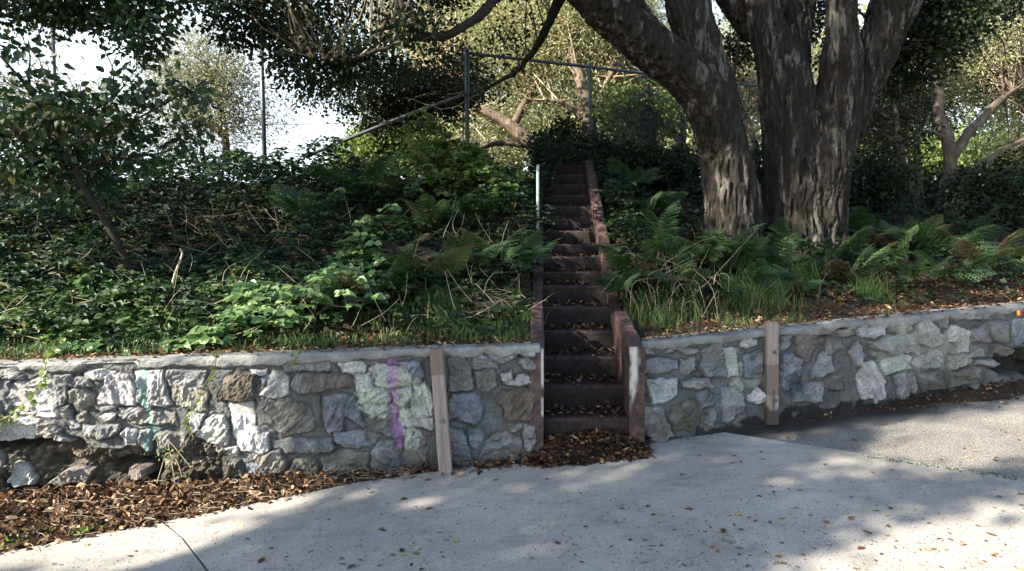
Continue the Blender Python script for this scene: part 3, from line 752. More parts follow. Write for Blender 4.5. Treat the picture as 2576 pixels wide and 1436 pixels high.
CZL = ([4.5, 6.0, 9.2], [EYE - .51, EYE - .14, EYE + 1.60])
CZR = ([4.57, 5.60, 5.63, 6.66, 6.70, 9.2], [EYE - .51, EYE - .30, EYE - .43, EYE + .08, EYE + .22, EYE + 1.63])
def side_wall(xin, sgn, ylo, yhi, wd, front_paint):
    ys_ = np.arange(ylo, yhi, .05); prof = []
    V = []
    for y in ys_:
        zt_ = np.interp(y, *(CZL if sgn < 0 else CZR)) - .012 * max(0, math.sin(y * 7.3)) ** 6; xi = xin(y); z0 = st_z(y) - .35 if y > 4.7 else gz(.5, 4.6) - .1
        zs_ = np.linspace(z0, zt_ - .012, 12)
        for z in zs_: V.append((xi, y, z))
        V += [(xi + sgn * .008, y, zt_ - .001), (xi + sgn * wd * .5, y, zt_ + .001), (xi + sgn * (wd - .008), y, zt_ - .001), (xi + sgn * wd, y, zt_ - .012), (xi + sgn * wd, y, z0)]
    k = 17; V = np.array(V); nn = fbm(V * 8, 4, 520); V[:, 0] += .009 * nn; V[:, 2] += .009 * fbm(V * 9, 4, 530)
    Fq = [grid_faces(len(ys_), k)]; e = np.arange(k)[None]
    # front face as a fan strip: columns from inner edge to outer edge
    nz_ = 14; zz_ = np.linspace(gz(.5, 4.6) - .1, V[12, 2], 40); xx_ = np.linspace(xin(ylo), xin(ylo) + sgn * wd, 10)
    Xf, Zf = np.meshgrid(xx_, zz_, indexing='ij'); Vf = np.stack([Xf.ravel(), np.full(Xf.size, ylo - .003), Zf.ravel()], 1)
    Vf[:, 1] += .004 * fbm(Vf * 20, 3, 540)
    n0 = len(V); Fq.append(grid_faces(10, 40) + n0)
    V2 = np.vstack([V, Vf])
    pt = np.zeros(len(V2))
    if front_paint:
        fr = (np.abs(V2[:, 0] - (xin(V2[:, 1]) + sgn * .02)) < .03 + .01 * fbm(V2 * 15, 3, 550)) & (V2[:, 1] < ylo + .01)
        pt[n0:] = np.clip(1.3 - np.abs((Vf[:, 0] - xin(ylo)) / (sgn * wd) - .30) / .26 + .9 * fbm(Vf * np.array([30, 1, 12]), 4, 551), 0, 1) * np.clip((Vf[:, 2] - EYE + 1.0 - .3 * (Vf[:, 0] - xin(ylo)) / wd) * 12, 0, 1) * .75
    return V2, Fq, pt
for nm, f, sgn, fp in (('side_wall', st_xl, -1, False), ('side_wall', st_xr, 1, True)):
    V, Fq, pt = side_wall(f, sgn, 4.565 if sgn > 0 else 4.50, 9.3, CURB if sgn > 0 else .10, fp)
    if sgn < 0: pt[:] = 0; pt[V[:, 0] > f(V[:, 1]) - .006] = .0; q_ = (V[:, 1] < 4.52) & (V[:, 0] > f(V[:, 1]) - .014); pt[q_] = np.clip(.75 + 1.6 * fbm(V[q_] * 10, 3, 560) - .35, 0, .7)
    part(nm, V, Fq, M['pink'], ss, attrs={'paint': pt})
# green painted handrail pipe
hp0 = P(1353, 700, 6.95); hp1 = P(1353, 415, 7.05)
V, Fq = tube([hp0, hp1], [.017, .017], 12); V, Fq = V, Fq
hr = empty('handrail_pipe', hp0); tag(hr, 'thin pale green pipe upright at the left edge of the steps', 'pipe')
part('pipe', V, Fq, M['greenpaint'], hr, smooth=True)
V, Fq = tube([hp0 + [0, 0, .33], hp0 + [0, 0, .37]], [.026, .026], 12); part('coupling', V, Fq, M['greenpaint'], hr, smooth=True)

# ------------------------------------------------------------------ timber posts bolted to the walls
def timber(label, top, bot, Yd, wpx, paint, bolts, dark):
    p0 = P(bot[0], bot[1], Yd); p1 = P(top[0], top[1], Yd); ln = np.linalg.norm(p1 - p0); ax = (p1 - p0) / ln
    wd = wpx / F * Yd; th = .07
    rt = empty('timber_post', p0); tag(rt, label, 'post', 'timber posts bolted to the stone walls')
    nz_, nx_, ny_ = 120, 8, 5
    V = []; Fq = []
    # ring of perimeter points, bevelled corners
    b = .006; ring = [(-wd / 2 + b, 0), *[(x, 0) for x in np.linspace(-wd / 2 + .02, wd / 2 - .02, 6)], (wd / 2 - b, 0), (wd / 2, b), (wd / 2, th - b), (wd / 2 - b, th), (-wd / 2 + b, th), (-wd / 2, th - b), (-wd / 2, b)]
    ring = np.array(ring); k = len(ring); xa = np.array([1, 0, 0]) - ax * ax[0]; xa /= np.linalg.norm(xa); ya = np.cross(ax, xa) ; ya = ya if ya[1] > 0 else -ya
    ts_ = np.linspace(-.05 / ln, 1, nz_)
    for t in ts_: V.append(p0 + ax * ln * t + ring[:, :1] * xa + ring[:, 1:] * ya)
    V = np.concatenate(V); V += (.0025 * fbm(np.c_[V[:, 0] * 60, V[:, 1] * 60, V[:, 2] * 4], 3, 570))[:, None] * np.array([0, 1, 0])
    j = np.arange(k)[None]; i = np.arange(nz_ - 1)[:, None] * k; j2 = (j + 1) % k
    Q = np.stack([i + j, i + k + j, i + k + j2, i + j2], -1).reshape(-1, 4)
    cap = (np.arange(k) + (nz_ - 1) * k)[None]
    t_ = np.repeat(ts_, k); xr_ = np.tile(ring[:, 0], nz_)
    nzv = fbm(np.c_[V[:, 0] * 20, V[:, 1] * 20, V[:, 2] * 8], 3, 575)
    pa = np.zeros(len(V))
    for (a, c) in paint: pa = np.maximum(pa, (t_ > a + .006 * nzv) & (t_ < c + .006 * nzv))
    dk = np.clip((dark - t_ * ln + .03 * nzv) / .03, 0, 1) if dark else 0 * t_
    if dark: dk = np.maximum(dk, np.clip(1 - np.abs(xr_ - .005) / .012, 0, 1) * (t_ * ln < dark + .12))
    part('board', V, [Q, cap], M['wood'], rt, attrs={'paint': pa.astype(float) * .8, 'dark': dk * .85})
    for (bx, by) in bolts:
        c = P(bx, by, Yd) - ya * .001
        V, Fq = tube([c + ya * .012, c - ya * .006], [.019, .019], 20); bo = part('bolt', V, Fq, M['bolt'], rt)
        V, Fq = tube([c - ya * .006, c - ya * .014], [.012, .011], 6); V2, Fq2 = tube([c - ya * .014, c - ya * .022], [.007, .006], 10)
        q = MB(); q.add(V, Fq); q.add(V2, Fq2); Vn, Fn, _ = q.get()
        mesh('nut', Vn - np.array(rt.location), Fn, M['bolt'], bo)
timber('leaning grey timber post on the left wall with a brown painted top and one bolt', (1096.5, 878), (1120, 1186), 4.33, 33, [(.79, 1.1)], [(1113, 1059)], 0)
timber('upright grey timber post on the right wall with two bolts and a dark stained foot', (1945, 811), (1945, 1052), 4.95, 30, [(.24, .56)], [(1950, 886), (1950, 1006)], .10)
# metal post at the left edge of the frame
V, Fq = box((-3.50, 4.10, gz(-3.5, 4.1) - .1), (-3.42, 4.15, EYE - .86), .006)
o = mesh('sign_post', V, Fq, M['greenpaint'], org=(-3.46, 4.12, gz(-3.5, 4.1))); tag(o, 'grey green metal post standing at the far left end of the leaf drift', 'post')
# little sticker
pu = onwall(2547, 786, *WR); dr = (WR[1] - WR[0]) / np.linalg.norm(WR[1] - WR[0]); c = WR[0] + dr * pu[0]
st = empty('sticker', (c[0], c[1] - .05, pu[1])); tag(st, 'tiny red and yellow sticker near the right end of the wall', 'sticker')
for k, colr in ((0, (.8, .55, .05)), (1, (.7, .03, .03))):
    n = N("sticker_%s" % ("yellow", "red")[k]); mt = n.fin(colr, .5)
    V, Fq = box((c[0] + k * .018, c[1] - .056, pu[1] - .022), (c[0] + .018 + k * .018, c[1] - .052, pu[1] + .022)); part('stripe', V, Fq, mt, st)

# ================================================================== TREES
def hit(px, py, y0=4.6, y1=16, above=0.0):
    d = ray(px, py); Ys = np.linspace(y0, y1, 400); p = np.array([0, 0, EYE]) + d * (Ys / d[1])[:, None]
    b = bank_raw(p[:, 0], Ys) + above; k = np.nonzero(p[:, 2] <= b)[0]
    return p[k[0]] if len(k) else p[int(.45 * len(p))]
def PP(pts, Y):   # [(px,py)] with depth or per-point depth
    Ys = np.broadcast_to(Y, (len(pts),)) if np.ndim(Y) else np.full(len(pts), Y)
    return np.array([P(a[0], a[1], y) for a, y in zip(pts, Ys)])
def wood(name, tubes, mat, parent, voxel=.0135, ridge=.034, freq=17, fine=.008, pad=0):
    """union of tapered limbs as one skin, then ridged bark in real relief"""
    mb = MB()
    for path, rad in tubes:
        V, Fq = tube(path, rad, 20, n=max(14, int(len(path) * 9))); mb.add(V, Fq)
    V, Fq, _ = mb.get(); tmp = mesh('tmp', V, Fq, mat)
    md = tmp.modifiers.new('r', 'REMESH'); md.mode = 'VOXEL'; md.voxel_size = voxel
    sm = tmp.modifiers.new('s', 'SMOOTH'); sm.iterations = 5; sm.factor = .6
    ev = tmp.evaluated_get(bpy.context.evaluated_depsgraph_get()); me = ev.to_mesh()
    nv_ = len(me.vertices); V = np.empty(nv_ * 3, np.float32); me.vertices.foreach_get('co', V); V = V.reshape(-1, 3).astype(float)
    Nn = np.empty(nv_ * 3, np.float32); me.vertex_normals.foreach_get('vector', Nn); Nn = Nn.reshape(-1, 3)
    q = np.array([list(p.vertices) for p in me.polygons if len(p.vertices) == 4]); t = [list(p.vertices) for p in me.polygons if len(p.vertices) == 3]
    ev.to_mesh_clear(); bpy.data.objects.remove(tmp)
    wv = V + .05 * np.stack([fbm(V * 2.5, 2, 3), fbm(V * 2.5, 2, 5), V[:, 0] * 0], 1)
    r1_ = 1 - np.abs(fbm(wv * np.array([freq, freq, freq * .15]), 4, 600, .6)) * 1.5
    r2_ = fbm(V * np.array([35, 35, 9]), 3, 620); big = fbm(V * 2.2, 3, 640)
    V = V + Nn * (ridge * (r1_ - .5) + fine * r2_ + .03 * big)[:, None]
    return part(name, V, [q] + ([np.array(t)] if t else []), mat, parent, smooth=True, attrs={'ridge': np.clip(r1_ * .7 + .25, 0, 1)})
def B(px, py, Y, rx, ry, rY, wt=1.0): return (P(px, py, Y), np.array([rx / F * Y, rY, ry / F * Y]), wt)
def clumps(blobs, n, rg, lo=.25):
    vol = np.array([b[1].prod() ** .8 * b[2] for b in blobs]); pk = rg.choice(len(blobs), n, p=vol / vol.sum())
    c = np.array([b[0] for b in blobs])[pk]; r = np.array([b[1] for b in blobs])[pk]
    d = unit(rg.normal(size=(n, 3))); t = (lo + (1 - lo) * rg.random(n) ** .6)[:, None]
    return c + d * r * t, d
def crown(parent, mat, blobs, nc, per, csz, size, seed, kind='card', flat=.6, name='crown', droop=.35, keep=None, nb=(-.2, -.2, .8)):
    rg = np.random.default_rng(seed); cc, dd = clumps(blobs, nc, rg)
    if keep is not None:
        k = keep(cc); cc, dd = cc[k], dd[k]
    nper = rg.poisson(per, len(cc)).clip(2); i = np.repeat(np.arange(len(cc)), nper); n_ = len(i)
    off = rg.normal(size=(n_, 3)) * csz * np.array([1, 1, flat]); pos = cc[i] + off
    tip = unit(unit(off) + dd[i] * .5 + rg.normal(size=(n_, 3)) * .6 - np.array([0, 0, droop])); nr = rg.normal(size=(n_, 3)) + np.array(nb)
    sz = size * rg.uniform(.6, 1.3, n_); rn = np.clip(rg.random(len(cc))[i] * .55 + rg.random(n_) * .5, 0, 1)
    V, Fq, r = leaves(kind, pos, tip, nr, sz, rn); part(name, V, Fq, mat, parent, attrs={'rnd': r}); return cc
def twigs(parent, mat, skel, targets, r0, seed, name='branch', sides=4, sag=.15, r1=.004, wig=.12):
    rg = np.random.default_rng(seed); mb = MB(); skel = np.asarray(skel)
    for t in targets:
        j = np.argmin(np.linalg.norm(skel - t, axis=1) * rg.uniform(.8, 1.3, len(skel))); s = skel[j]; L_ = np.linalg.norm(t - s)
        m1 = s + (t - s) * .35 + rg.normal(size=3) * wig * L_ + [0, 0, sag * L_]; m2 = s + (t - s) * .7 + rg.normal(size=3) * wig * L_ + [0, 0, sag * .6 * L_]
        V, Fq = tube([s, m1, m2, t], [r0 * min(1, L_ / 1.5 + .3), r0 * .55, r0 * .3, r1], sides, n=9, cap=False); mb.add(V, Fq)
    mb.build(name, mat, parent, smooth=True)
def skel_of(tubes, n=14): return np.concatenate([catmull(p, n) for p, _ in tubes])

# ---- leaning oak left of the pair
tp = [(1480, -20), (1545, 38), (1625, 108), (1708, 172), (1778, 255), (1812, 350), (1832, 455), (1842, 600), (1846, 670)]
L1 = [(PP([(1150, -420), (1300, -190), (1400, -80), *tp], [6.0, 6.4, 6.6, 6.8, 6.9, 7.0, 7.1, 7.2, 7.25, 7.3, 7.3, 7.3]), [.13, .17, .19, .21, .225, .23, .25, .262, .265, .275, .32, .42]),
      (PP([(1690, -420), (1712, -150), (1730, 0), (1762, 120), (1800, 230), (1822, 340)], [7.6, 7.5, 7.4, 7.3, 7.3, 7.3]), [.16, .20, .24, .23, .22, .2]),
      (PP([(1545, -60), (1590, 40), (1660, 120), (1740, 200)], [7.3, 7.2, 7.1, 7.2]), [.17, .18, .18, .15])]
t1 = empty('oak_tree', L1[0][0][-1]); tag(t1, 'big oak with a thick trunk leaning left over the bank beside the steps', 'tree', 'old oaks on the bank')
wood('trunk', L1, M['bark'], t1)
limb = [(PP([(1430, -60), (1400, 15), (1345, 125), (1290, 185), (1190, 240)], [6.9, 7.4, 8.2, 9.2, 10.1]), [.11, .075, .05, .04, .02]),
        (PP([(1300, -60), (1250, -5), (1180, 60), (1095, 90), (1010, 62), (930, 80)], [6.7, 6.6, 6.4, 6.4, 6.3, 6.2]), [.09, .06, .055, .045, .03, .015]),
        (PP([(1095, 88), (1000, 110), (880, 150), (760, 140)], [6.4, 6.4, 6.5, 6.6]), [.03, .028, .02, .01])]
for p_, r_ in limb:
    V, Fq = tube(p_, np.array(r_) * .85, 8, n=60); V = V + .018 * np.stack([fbm(V * 5, 3, 2), fbm(V * 5, 3, 6), fbm(V * 5, 3, 9)], 1); part('limb', V, Fq, M['darkbark'], t1, smooth=True)
bl = [B(720, 30, 7.0, 170, 80, .8, 1.2), B(600, 55, 7.0, 90, 60, .5), B(800, 150, 7.0, 130, 85, .7, 1.3), B(950, 220, 10.3, 140, 85, .6, 1.6), B(1060, 260, 10.3, 125, 72, .5, 1.8), B(1150, 200, 10.2, 80, 85, .5, 1.2), B(980, 300, 10.3, 110, 45, .5, .9), B(760, 240, 9.9, 60, 34, .3, .5), B(835, 262, 9.9, 45, 36, .3, .6),
      B(1000, 120, 7.3, 160, 90, .6, .55), B(900, -120, 7.2, 380, 120, 1.4), B(1250, -200, 7.2, 350, 130, 1.6, .8), B(1250, 40, 7.2, 130, 70, .5, .22), B(1030, 75, 6.3, 150, 45, .3, .8), B(880, 130, 6.5, 110, 40, .3, .6), B(1300, 150, 8.0, 70, 40, .4, .15), B(1240, 215, 9.4, 70, 30, .4, .35)]
def gap_keep(cc): return ~((cc[:, 1] < 1))
cc = crown(t1, M['oak'], bl, 1900, 26, .095, .052, 11, kind='leaf', name='crown')
sk = skel_of(limb); vis = [c for c in cc if np.linalg.norm(sk - c, axis=1).min() < 1.6]
twigs(t1, M['dry'], sk, vis[:150], .013, 12)
up = [(P(900, -420, 6.8), np.array([2.2, 2.0, 1.0]), 1), (P(1250, -850, 7.5), np.array([2.0, 1.8, .9]), 1), (P(300, -500, 7.2), np.array([1.6, 1.8, .9]), .7), (np.array([-2.2, 7.6, 6.6]), np.array([2.6, 2.2, .8]), 1.0), (np.array([.0, 8.2, 7.6]), np.array([1.6, 2.0, .7]), .8)]  # final blobs added out of view to cut skylight over the bank
crown(t1, M['oak'], up, 1500, 24, .16, .10, 13, name='upper_crown')

# ---- multi-stemmed oak to its right
RA = [(PP([(1880, -270), (1905, -100), (1925, 50), (1966, 180), (1990, 300), (1998, 430), (2000, 590), (2000, 670)], [7.9, 7.75, 7.7, 7.6, 7.6, 7.6, 7.6, 7.6]), [.17, .18, .21, .285, .325, .335, .37, .5]),
      (PP([(2085, -270), (2030, -100), (2000, 60), (1990, 200)], [8.3, 8.1, 8.0, 7.85]), [.15, .17, .20, .2]),
      (PP([(2130, -270), (2116, -80), (2116, 60), (2112, 190), (2096, 300), (2075, 420), (2062, 590), (2062, 670)], [7.3, 7.35, 7.4, 7.45, 7.5, 7.5, 7.6, 7.6]), [.14, .15, .165, .215, .27, .27, .29, .36]),
      (PP([(2430, -270), (2330, -130), (2255, 0), (2200, 130), (2155, 230), (2120, 330)], [7.2, 7.35, 7.5, 7.55, 7.6, 7.6]), [.20, .235, .26, .23, .21, .2]),
      (PP([(1760, -270), (1812, -100), (1830, -20), (1900, 90)], [8.2, 8.0, 7.9, 7.9]), [.13, .15, .16, .15])]
t2 = empty('oak_tree', RA[0][0][-1]); tag(t2, 'massive oak dividing into several stems above the ferns right of the steps', 'tree', 'old oaks on the bank')
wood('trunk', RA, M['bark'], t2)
bl = [B(2330, 60, 8.0, 110, 90, .9, 1.0), B(2280, 150, 8.2, 90, 70, .8, .9), B(2420, 20, 8.0, 120, 60, .8, .7), B(2050, 20, 8.9, 60, 90, .4, .8), B(2060, 110, 9.0, 40, 60, .3, .5), B(1850, 110, 9.0, 40, 90, .4, .7), B(2230, 210, 8.6, 60, 60, .5, .5), B(2330, 330, 8.8, 40, 60, .5, .3)]
cc = crown(t2, M['oak'], bl, 520, 26, .10, .055, 21, kind='leaf')
twigs(t2, M['darkbark'], skel_of(RA[3:4]), cc[:60], .02, 22)
up = [(P(1780, -1250, 7.6), np.array([1.5, 1.2, .6]), 1)]
crown(t2, M['oak'], up, 260, 24, .17, .10, 23, name='upper_crown')
# drooping bare twigs seen against the light at the upper right
tw = [[(2440, -20), (2470, 60), (2460, 110), (2500, 190)], [(2470, 60), (2520, 100), (2530, 150)], [(2380, -20), (2400, 40), (2470, 50)], [(1860, 90), (1850, 200), (1880, 300)], [(2300, 110), (2360, 140), (2380, 210)]]
mb = MB()
for q in tw: V, Fq = tube(PP(q, 7.6), [.012, .009, .004], 5, n=14); part('twig', V, Fq, M['darkbark'], t2, smooth=True)

# ---- branch canopy reaching in from a tree left of the frame
tq = [(P(-420, 700, 6.5), 0)]
b0 = np.array([-6.8, 6.3, bank(-6.8, 6.3) - .1])
TR = [(np.array([b0, b0 + [.1, 0, 1.2], b0 + [.5, -.2, 2.4], P(-200, -60, 6.3), P(60, -90, 6.1), P(330, -60, 6.0), P(520, -30, 6.0)]), [.25, .2, .18, .13, .09, .05, .02])]
t4 = empty('oak_tree', b0); tag(t4, 'dark oak reaching in from the left edge with leafy boughs along the top', 'tree')
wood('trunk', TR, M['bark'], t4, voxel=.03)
bl = [B(60, 5, 6.0, 150, 62, .7, 1.3), B(230, 10, 6.0, 150, 50, .7, 1.2), B(360, 50, 6.0, 60, 80, .4, .9), B(370, 130, 5.9, 40, 50, .3, .6), B(330, 90, 6.0, 40, 60, .4, .4), B(480, 5, 6.1, 110, 38, .5, .8), B(170, -120, 6.2, 380, 80, 1.0, 1.0), B(20, 110, 5.9, 60, 35, .3, .18)]
cc = crown(t4, M['sapleaf'], bl, 520, 24, .08, .055, 31, kind='leaf')
twigs(t4, M['darkbark'], skel_of(TR)[5:], cc[:90], .014, 32)

# ---- young tree leaning across the left side
sb = P(352, 735, 5.7); SP = [(PP([(356, 745), (322, 665), (285, 590), (240, 520), (210, 470), (190, 420), (165, 365), (120, 300), (80, 235), (40, 185), (0, 140)], np.linspace(5.7, 5.0, 11)), [.031, .03, .029, .029, .028, .026, .024, .021, .016, .012, .007])]
SB = [(PP([(80, 235), (72, 190), (75, 140), (55, 90)], 5.05), [.010, .008, .006, .003]), (PP([(120, 300), (200, 290), (280, 250), (330, 190)], [5.1, 5.1, 5.0, 5.0]), [.014, .010, .007, .003]),
      (PP([(165, 365), (260, 340), (360, 290), (470, 230), (520, 200)], [5.2, 5.2, 5.1, 5.1, 5.1]), [.016, .012, .008, .006, .003]), (PP([(190, 420), (300, 400), (420, 380), (520, 330)], [5.3, 5.4, 5.5, 5.5]), [.014, .010, .007, .003]),
      (PP([(280, 250), (285, 180), (260, 120), (240, 80)], 5.0), [.006, .005, .004, .002]), (PP([(280, 250), (282, 170), (310, 110)], 5.05), [.006, .004, .002]), (PP([(120, 300), (60, 330), (-40, 320)], 5.1), [.012, .01, .005])]
t5 = empty('young_tree', sb); tag(t5, 'slender young tree with a thin crooked stem leaning left out of the brambles', 'tree')
mb = MB()
V, Fq = tube(SP[0][0], SP[0][1], 9, n=60); V += .006 * np.stack([fbm(V * 12, 3, 1), fbm(V * 12, 3, 4), V[:, 0] * 0], 1); part('trunk', V, Fq, M['darkbark'], t5, smooth=True)
for p_, r_ in SB: V, Fq = tube(p_, r_, 6, n=18); part('branch', V, Fq, M['darkbark'], t5, smooth=True)
bl = [B(470, 220, 5.1, 55, 38, .18, 2.0), B(390, 225, 5.1, 60, 30, .2, .6), B(300, 240, 5.1, 70, 35, .2, .8), B(340, 215, 5.0, 40, 30, .15, 1.2), B(180, 250, 5.1, 60, 45, .25, .9), B(80, 150, 5.0, 30, 40, .2, .6), B(90, 85, 5.0, 30, 30, .2, .5), B(30, 140, 5.0, 50, 40, .2, .7), B(60, 210, 5.1, 60, 40, .25, .8),
      B(90, 290, 5.2, 130, 55, .4, .8), B(250, 300, 5.3, 130, 60, .4, .8), B(40, 380, 5.4, 120, 70, .5, 1.0), B(240, 390, 5.6, 180, 40, .5, .9), B(420, 330, 5.6, 120, 45, .4, .6), B(150, 460, 5.6, 120, 60, .5, .9), B(500, 120, 5.3, 20, 20, .1, .2), B(400, 60, 5.2, 50, 30, .2, .6)]
cc = crown(t5, M['sapleaf'], bl, 330, 9, .06, .068, 41, kind='leaf', flat=.8, droop=.6)
twigs(t5, M['darkbark'], skel_of(SB + SP, 24), cc[:170], .006, 42, r1=.002)

# ---- trees on the plateau behind
def back_tree(label, name, tubes, blobs, nc, per, csz, size, mat, seed, bark='palebark', ntw=90, r0=.02, kind='blade', twm=None, grp='trees on the ground above the bank'):
    base = tubes[0][0][0]; t = empty(name, base); tag(t, label, 'tree', grp)
    mb = MB()
    for p_, r_ in tubes:
        V, Fq = tube(p_, r_, 9, n=28); V = V + (.16 * np.mean(r_)) * np.stack([fbm(V * 6, 3, seed), fbm(V * 6, 3, seed + 4), V[:, 0] * 0], 1); mb.add(V, Fq)
    mb.build('trunk', M[bark], t, smooth=True)
    cc = crown(t, M[mat], blobs, nc, per, csz, size, seed, kind=kind, nb=(-1.0, -1.0, .6))
    rg = np.random.default_rng(seed); rg.shuffle(cc)
    twigs(t, M[twm or bark], skel_of(tubes), cc[:ntw], r0, seed + 1, wig=.18)
    return t
def PT(*a): return np.array([P(*q) for q in a])
back_tree('pale leafy oak standing against the bright sky between the first two fence posts', 'oak_tree', [(PT((570, 430, 13), (565, 330, 13), (540, 220, 13), (500, 120, 13)), [.08, .065, .05, .02]), (PT((560, 330, 13), (450, 260, 13), (420, 180, 13)), [.08, .05, .02])],
          [B(510, 150, 13, 100, 85, 1, 1.2), B(440, 240, 13, 90, 90, 1, 1.2), B(590, 240, 13, 85, 110, 1, 1.3), B(520, 330, 13, 150, 70, 1, .7), B(670, 300, 13, 60, 60, .6, .35), B(480, 80, 13, 60, 40, .6, .3)], 700, 30, .22, .085, 'olive_leafy', 51)
back_tree('pale bushy tree behind the young leaning tree at far left', 'oak_tree', [(PT((150, 430, 12), (160, 330, 12), (120, 260, 12)), [.12, .09, .03])],
          [B(60, 290, 12, 120, 85, 1, 1), B(240, 300, 12, 130, 80, 1, 1.2), B(130, 350, 12, 200, 60, 1, 1), B(-120, 250, 12, 120, 120, 1, 1), B(330, 350, 12, 90, 50, .8, .8)], 650, 28, .2, .08, 'olive_leafy', 55)
back_tree('rounded yellow green bush lit by the sun beside the slanting rail', 'bush', [(PT((950, 430, 12.5), (950, 380, 12.5)), [.06, .04])],
          [B(960, 380, 12.5, 85, 60, .7, 1), B(1010, 350, 12.5, 60, 50, .6, .8), B(910, 410, 12.5, 70, 40, .6, .6)], 300, 34, .12, .075, 'lime', 59, ntw=40, kind='leaf')
back_tree('gnarled oak whose thick limb leans to the left behind the steps', 'oak_tree', [(PT((1435, 440, 11.5), (1400, 400, 11.5), (1340, 365, 11.5), (1290, 320, 11.6), (1235, 285, 11.7), (1180, 258, 11.8), (1110, 200, 12)), [.17, .15, .13, .11, .09, .06, .02]), (PT((1290, 320, 11.6), (1330, 240, 12), (1380, 150, 12), (1390, 60, 12)), [.08, .06, .04, .02]), (PT((1340, 365, 11.5), (1250, 360, 11.5), (1180, 390, 11.4)), [.07, .05, .02])],
          [B(1250, 130, 12.5, 170, 110, 1.2, 1.0), B(1100, 150, 13, 130, 120, 1, .9), B(1130, 330, 12.6, 130, 70, 1, .8), B(1330, 270, 12.6, 120, 90, 1, .45), B(1050, 20, 13, 180, 90, 1, 1), B(1300, 10, 12.5, 160, 80, 1, 1), B(1230, 390, 12.3, 120, 35, .6, .6)], 1900, 26, .26, .08, 'olive', 63, ntw=300, r0=.018, twm='dry')
back_tree('pale trunked tree forking just behind the corner fence post', 'oak_tree', [(PT((1478, 450, 11.2), (1480, 380, 11.2), (1478, 300, 11.2), (1466, 220, 11.3), (1440, 130, 11.5), (1420, 20, 11.6)), [.17, .15, .13, .10, .07, .03]), (PT((1480, 320, 11.2), (1510, 260, 11.3), (1532, 200, 11.4), (1560, 90, 11.5)), [.11, .09, .07, .03]), (PT((1478, 300, 11.2), (1420, 260, 11.3), (1370, 250, 11.4)), [.08, .05, .02])],
          [B(1450, 60, 12, 150, 90, 1.2, 1.1), B(1560, 110, 12.2, 130, 110, 1.2, 1.1), B(1420, 180, 12.2, 130, 80, 1, .6), B(1540, 270, 12.5, 120, 80, 1, .45), B(1640, 220, 12.5, 90, 70, 1, .6), B(1500, -60, 12, 300, 90, 1.5, .8), B(1400, 330, 12.6, 110, 70, 1, .4)], 1900, 26, .26, .08, 'olive', 67, ntw=300, r0=.018, twm='dry')
back_tree('dark straight tree with fresh green leaves left of the leaning oak trunk', 'oak_tree', [(PT((1640, 440, 10.8), (1636, 350, 10.8), (1628, 250, 10.9), (1610, 150, 11)), [.12, .10, .08, .04]), (PT((1745, 430, 12), (1700, 340, 12), (1640, 300, 12), (1600, 290, 12)), [.09, .07, .05, .02]), (PT((1700, 420, 12), (1720, 330, 12), (1700, 250, 12)), [.08, .06, .02])],
          [B(1570, 280, 11.2, 60, 55, .6, 1.2), B(1640, 290, 11.4, 60, 70, .6, .5), B(1700, 270, 12, 50, 60, .6, .4), B(1560, 380, 11.4, 90, 40, .6, .6)], 280, 28, .15, .065, 'lime', 71, bark='darkbark', ntw=70, kind='leaf')
back_tree('twisted tree seen in the gap between the two big oak trunks', 'oak_tree', [(PT((1900, 460, 12), (1890, 350, 12), (1860, 250, 12), (1850, 120, 12)), [.12, .10, .06, .02]), (PT((1800, 300, 12), (1870, 275, 12), (1920, 270, 12)), [.05, .07, .05])],
          [B(1860, 200, 12.5, 90, 110, 1, 1), B(1860, 330, 12.5, 80, 80, 1, .6), B(2060, 200, 12.5, 60, 150, 1, .8)], 360, 26, .22, .08, 'olive', 75, ntw=150, twm='dry')
back_tree('crooked sunlit tree with spreading limbs at the right side', 'oak_tree', [(PT((2372, 560, 10), (2382, 480, 10), (2392, 420, 10), (2385, 350, 10), (2360, 290, 10.1), (2365, 240, 10.2), (2350, 190, 10.3), (2370, 80, 10.4)), [.13, .12, .10, .09, .075, .06, .05, .02]), (PT((2392, 400, 10), (2440, 330, 10), (2480, 290, 10.1), (2520, 250, 10.2), (2600, 190, 10.4)), [.08, .07, .06, .05, .02]), (PT((2385, 560, 9.6), (2410, 500, 9.6), (2440, 440, 9.7), (2520, 380, 9.8), (2620, 330, 9.9)), [.07, .06, .05, .04, .02]), (PT((2385, 350, 10), (2340, 330, 10), (2310, 335, 10)), [.04, .03, .01])],
          [B(2480, 110, 11, 140, 110, 1, 1.4), B(2560, 200, 11, 120, 70, 1, .9), B(2400, 190, 11.2, 120, 60, 1, .5), B(2560, 10, 11, 170, 80, 1, 1.2), B(2300, 230, 11.5, 110, 60, 1, .55), B(2520, 330, 11.5, 110, 60, 1, .35), B(2620, 350, 11, 110, 120, 1, .7)], 1900, 26, .22, .07, 'olive', 79, ntw=300, r0=.016)
back_tree('slim double stemmed tree rising from the shade right of the big oak', 'oak_tree', [(PT((2335, 560, 10.5), (2300, 490, 10.5), (2275, 430, 10.5), (2258, 340, 10.6), (2250, 250, 10.7)), [.09, .085, .07, .06, .03]), (PT((2322, 530, 10.6), (2310, 430, 10.6), (2308, 340, 10.7), (2320, 260, 10.8)), [.05, .045, .04, .02]), (PT((2300, 500, 10.6), (2288, 400, 10.7), (2280, 330, 10.7)), [.035, .03, .02])],
          [B(2240, 270, 11.2, 100, 70, .9, 1), B(2330, 300, 11.3, 80, 40, .7, .5), B(2180, 340, 11, 70, 70, .7, .9), B(2170, 420, 10.8, 60, 60, .7, .6)], 520, 26, .16, .065, 'oak', 83, bark='palebark', ntw=130)
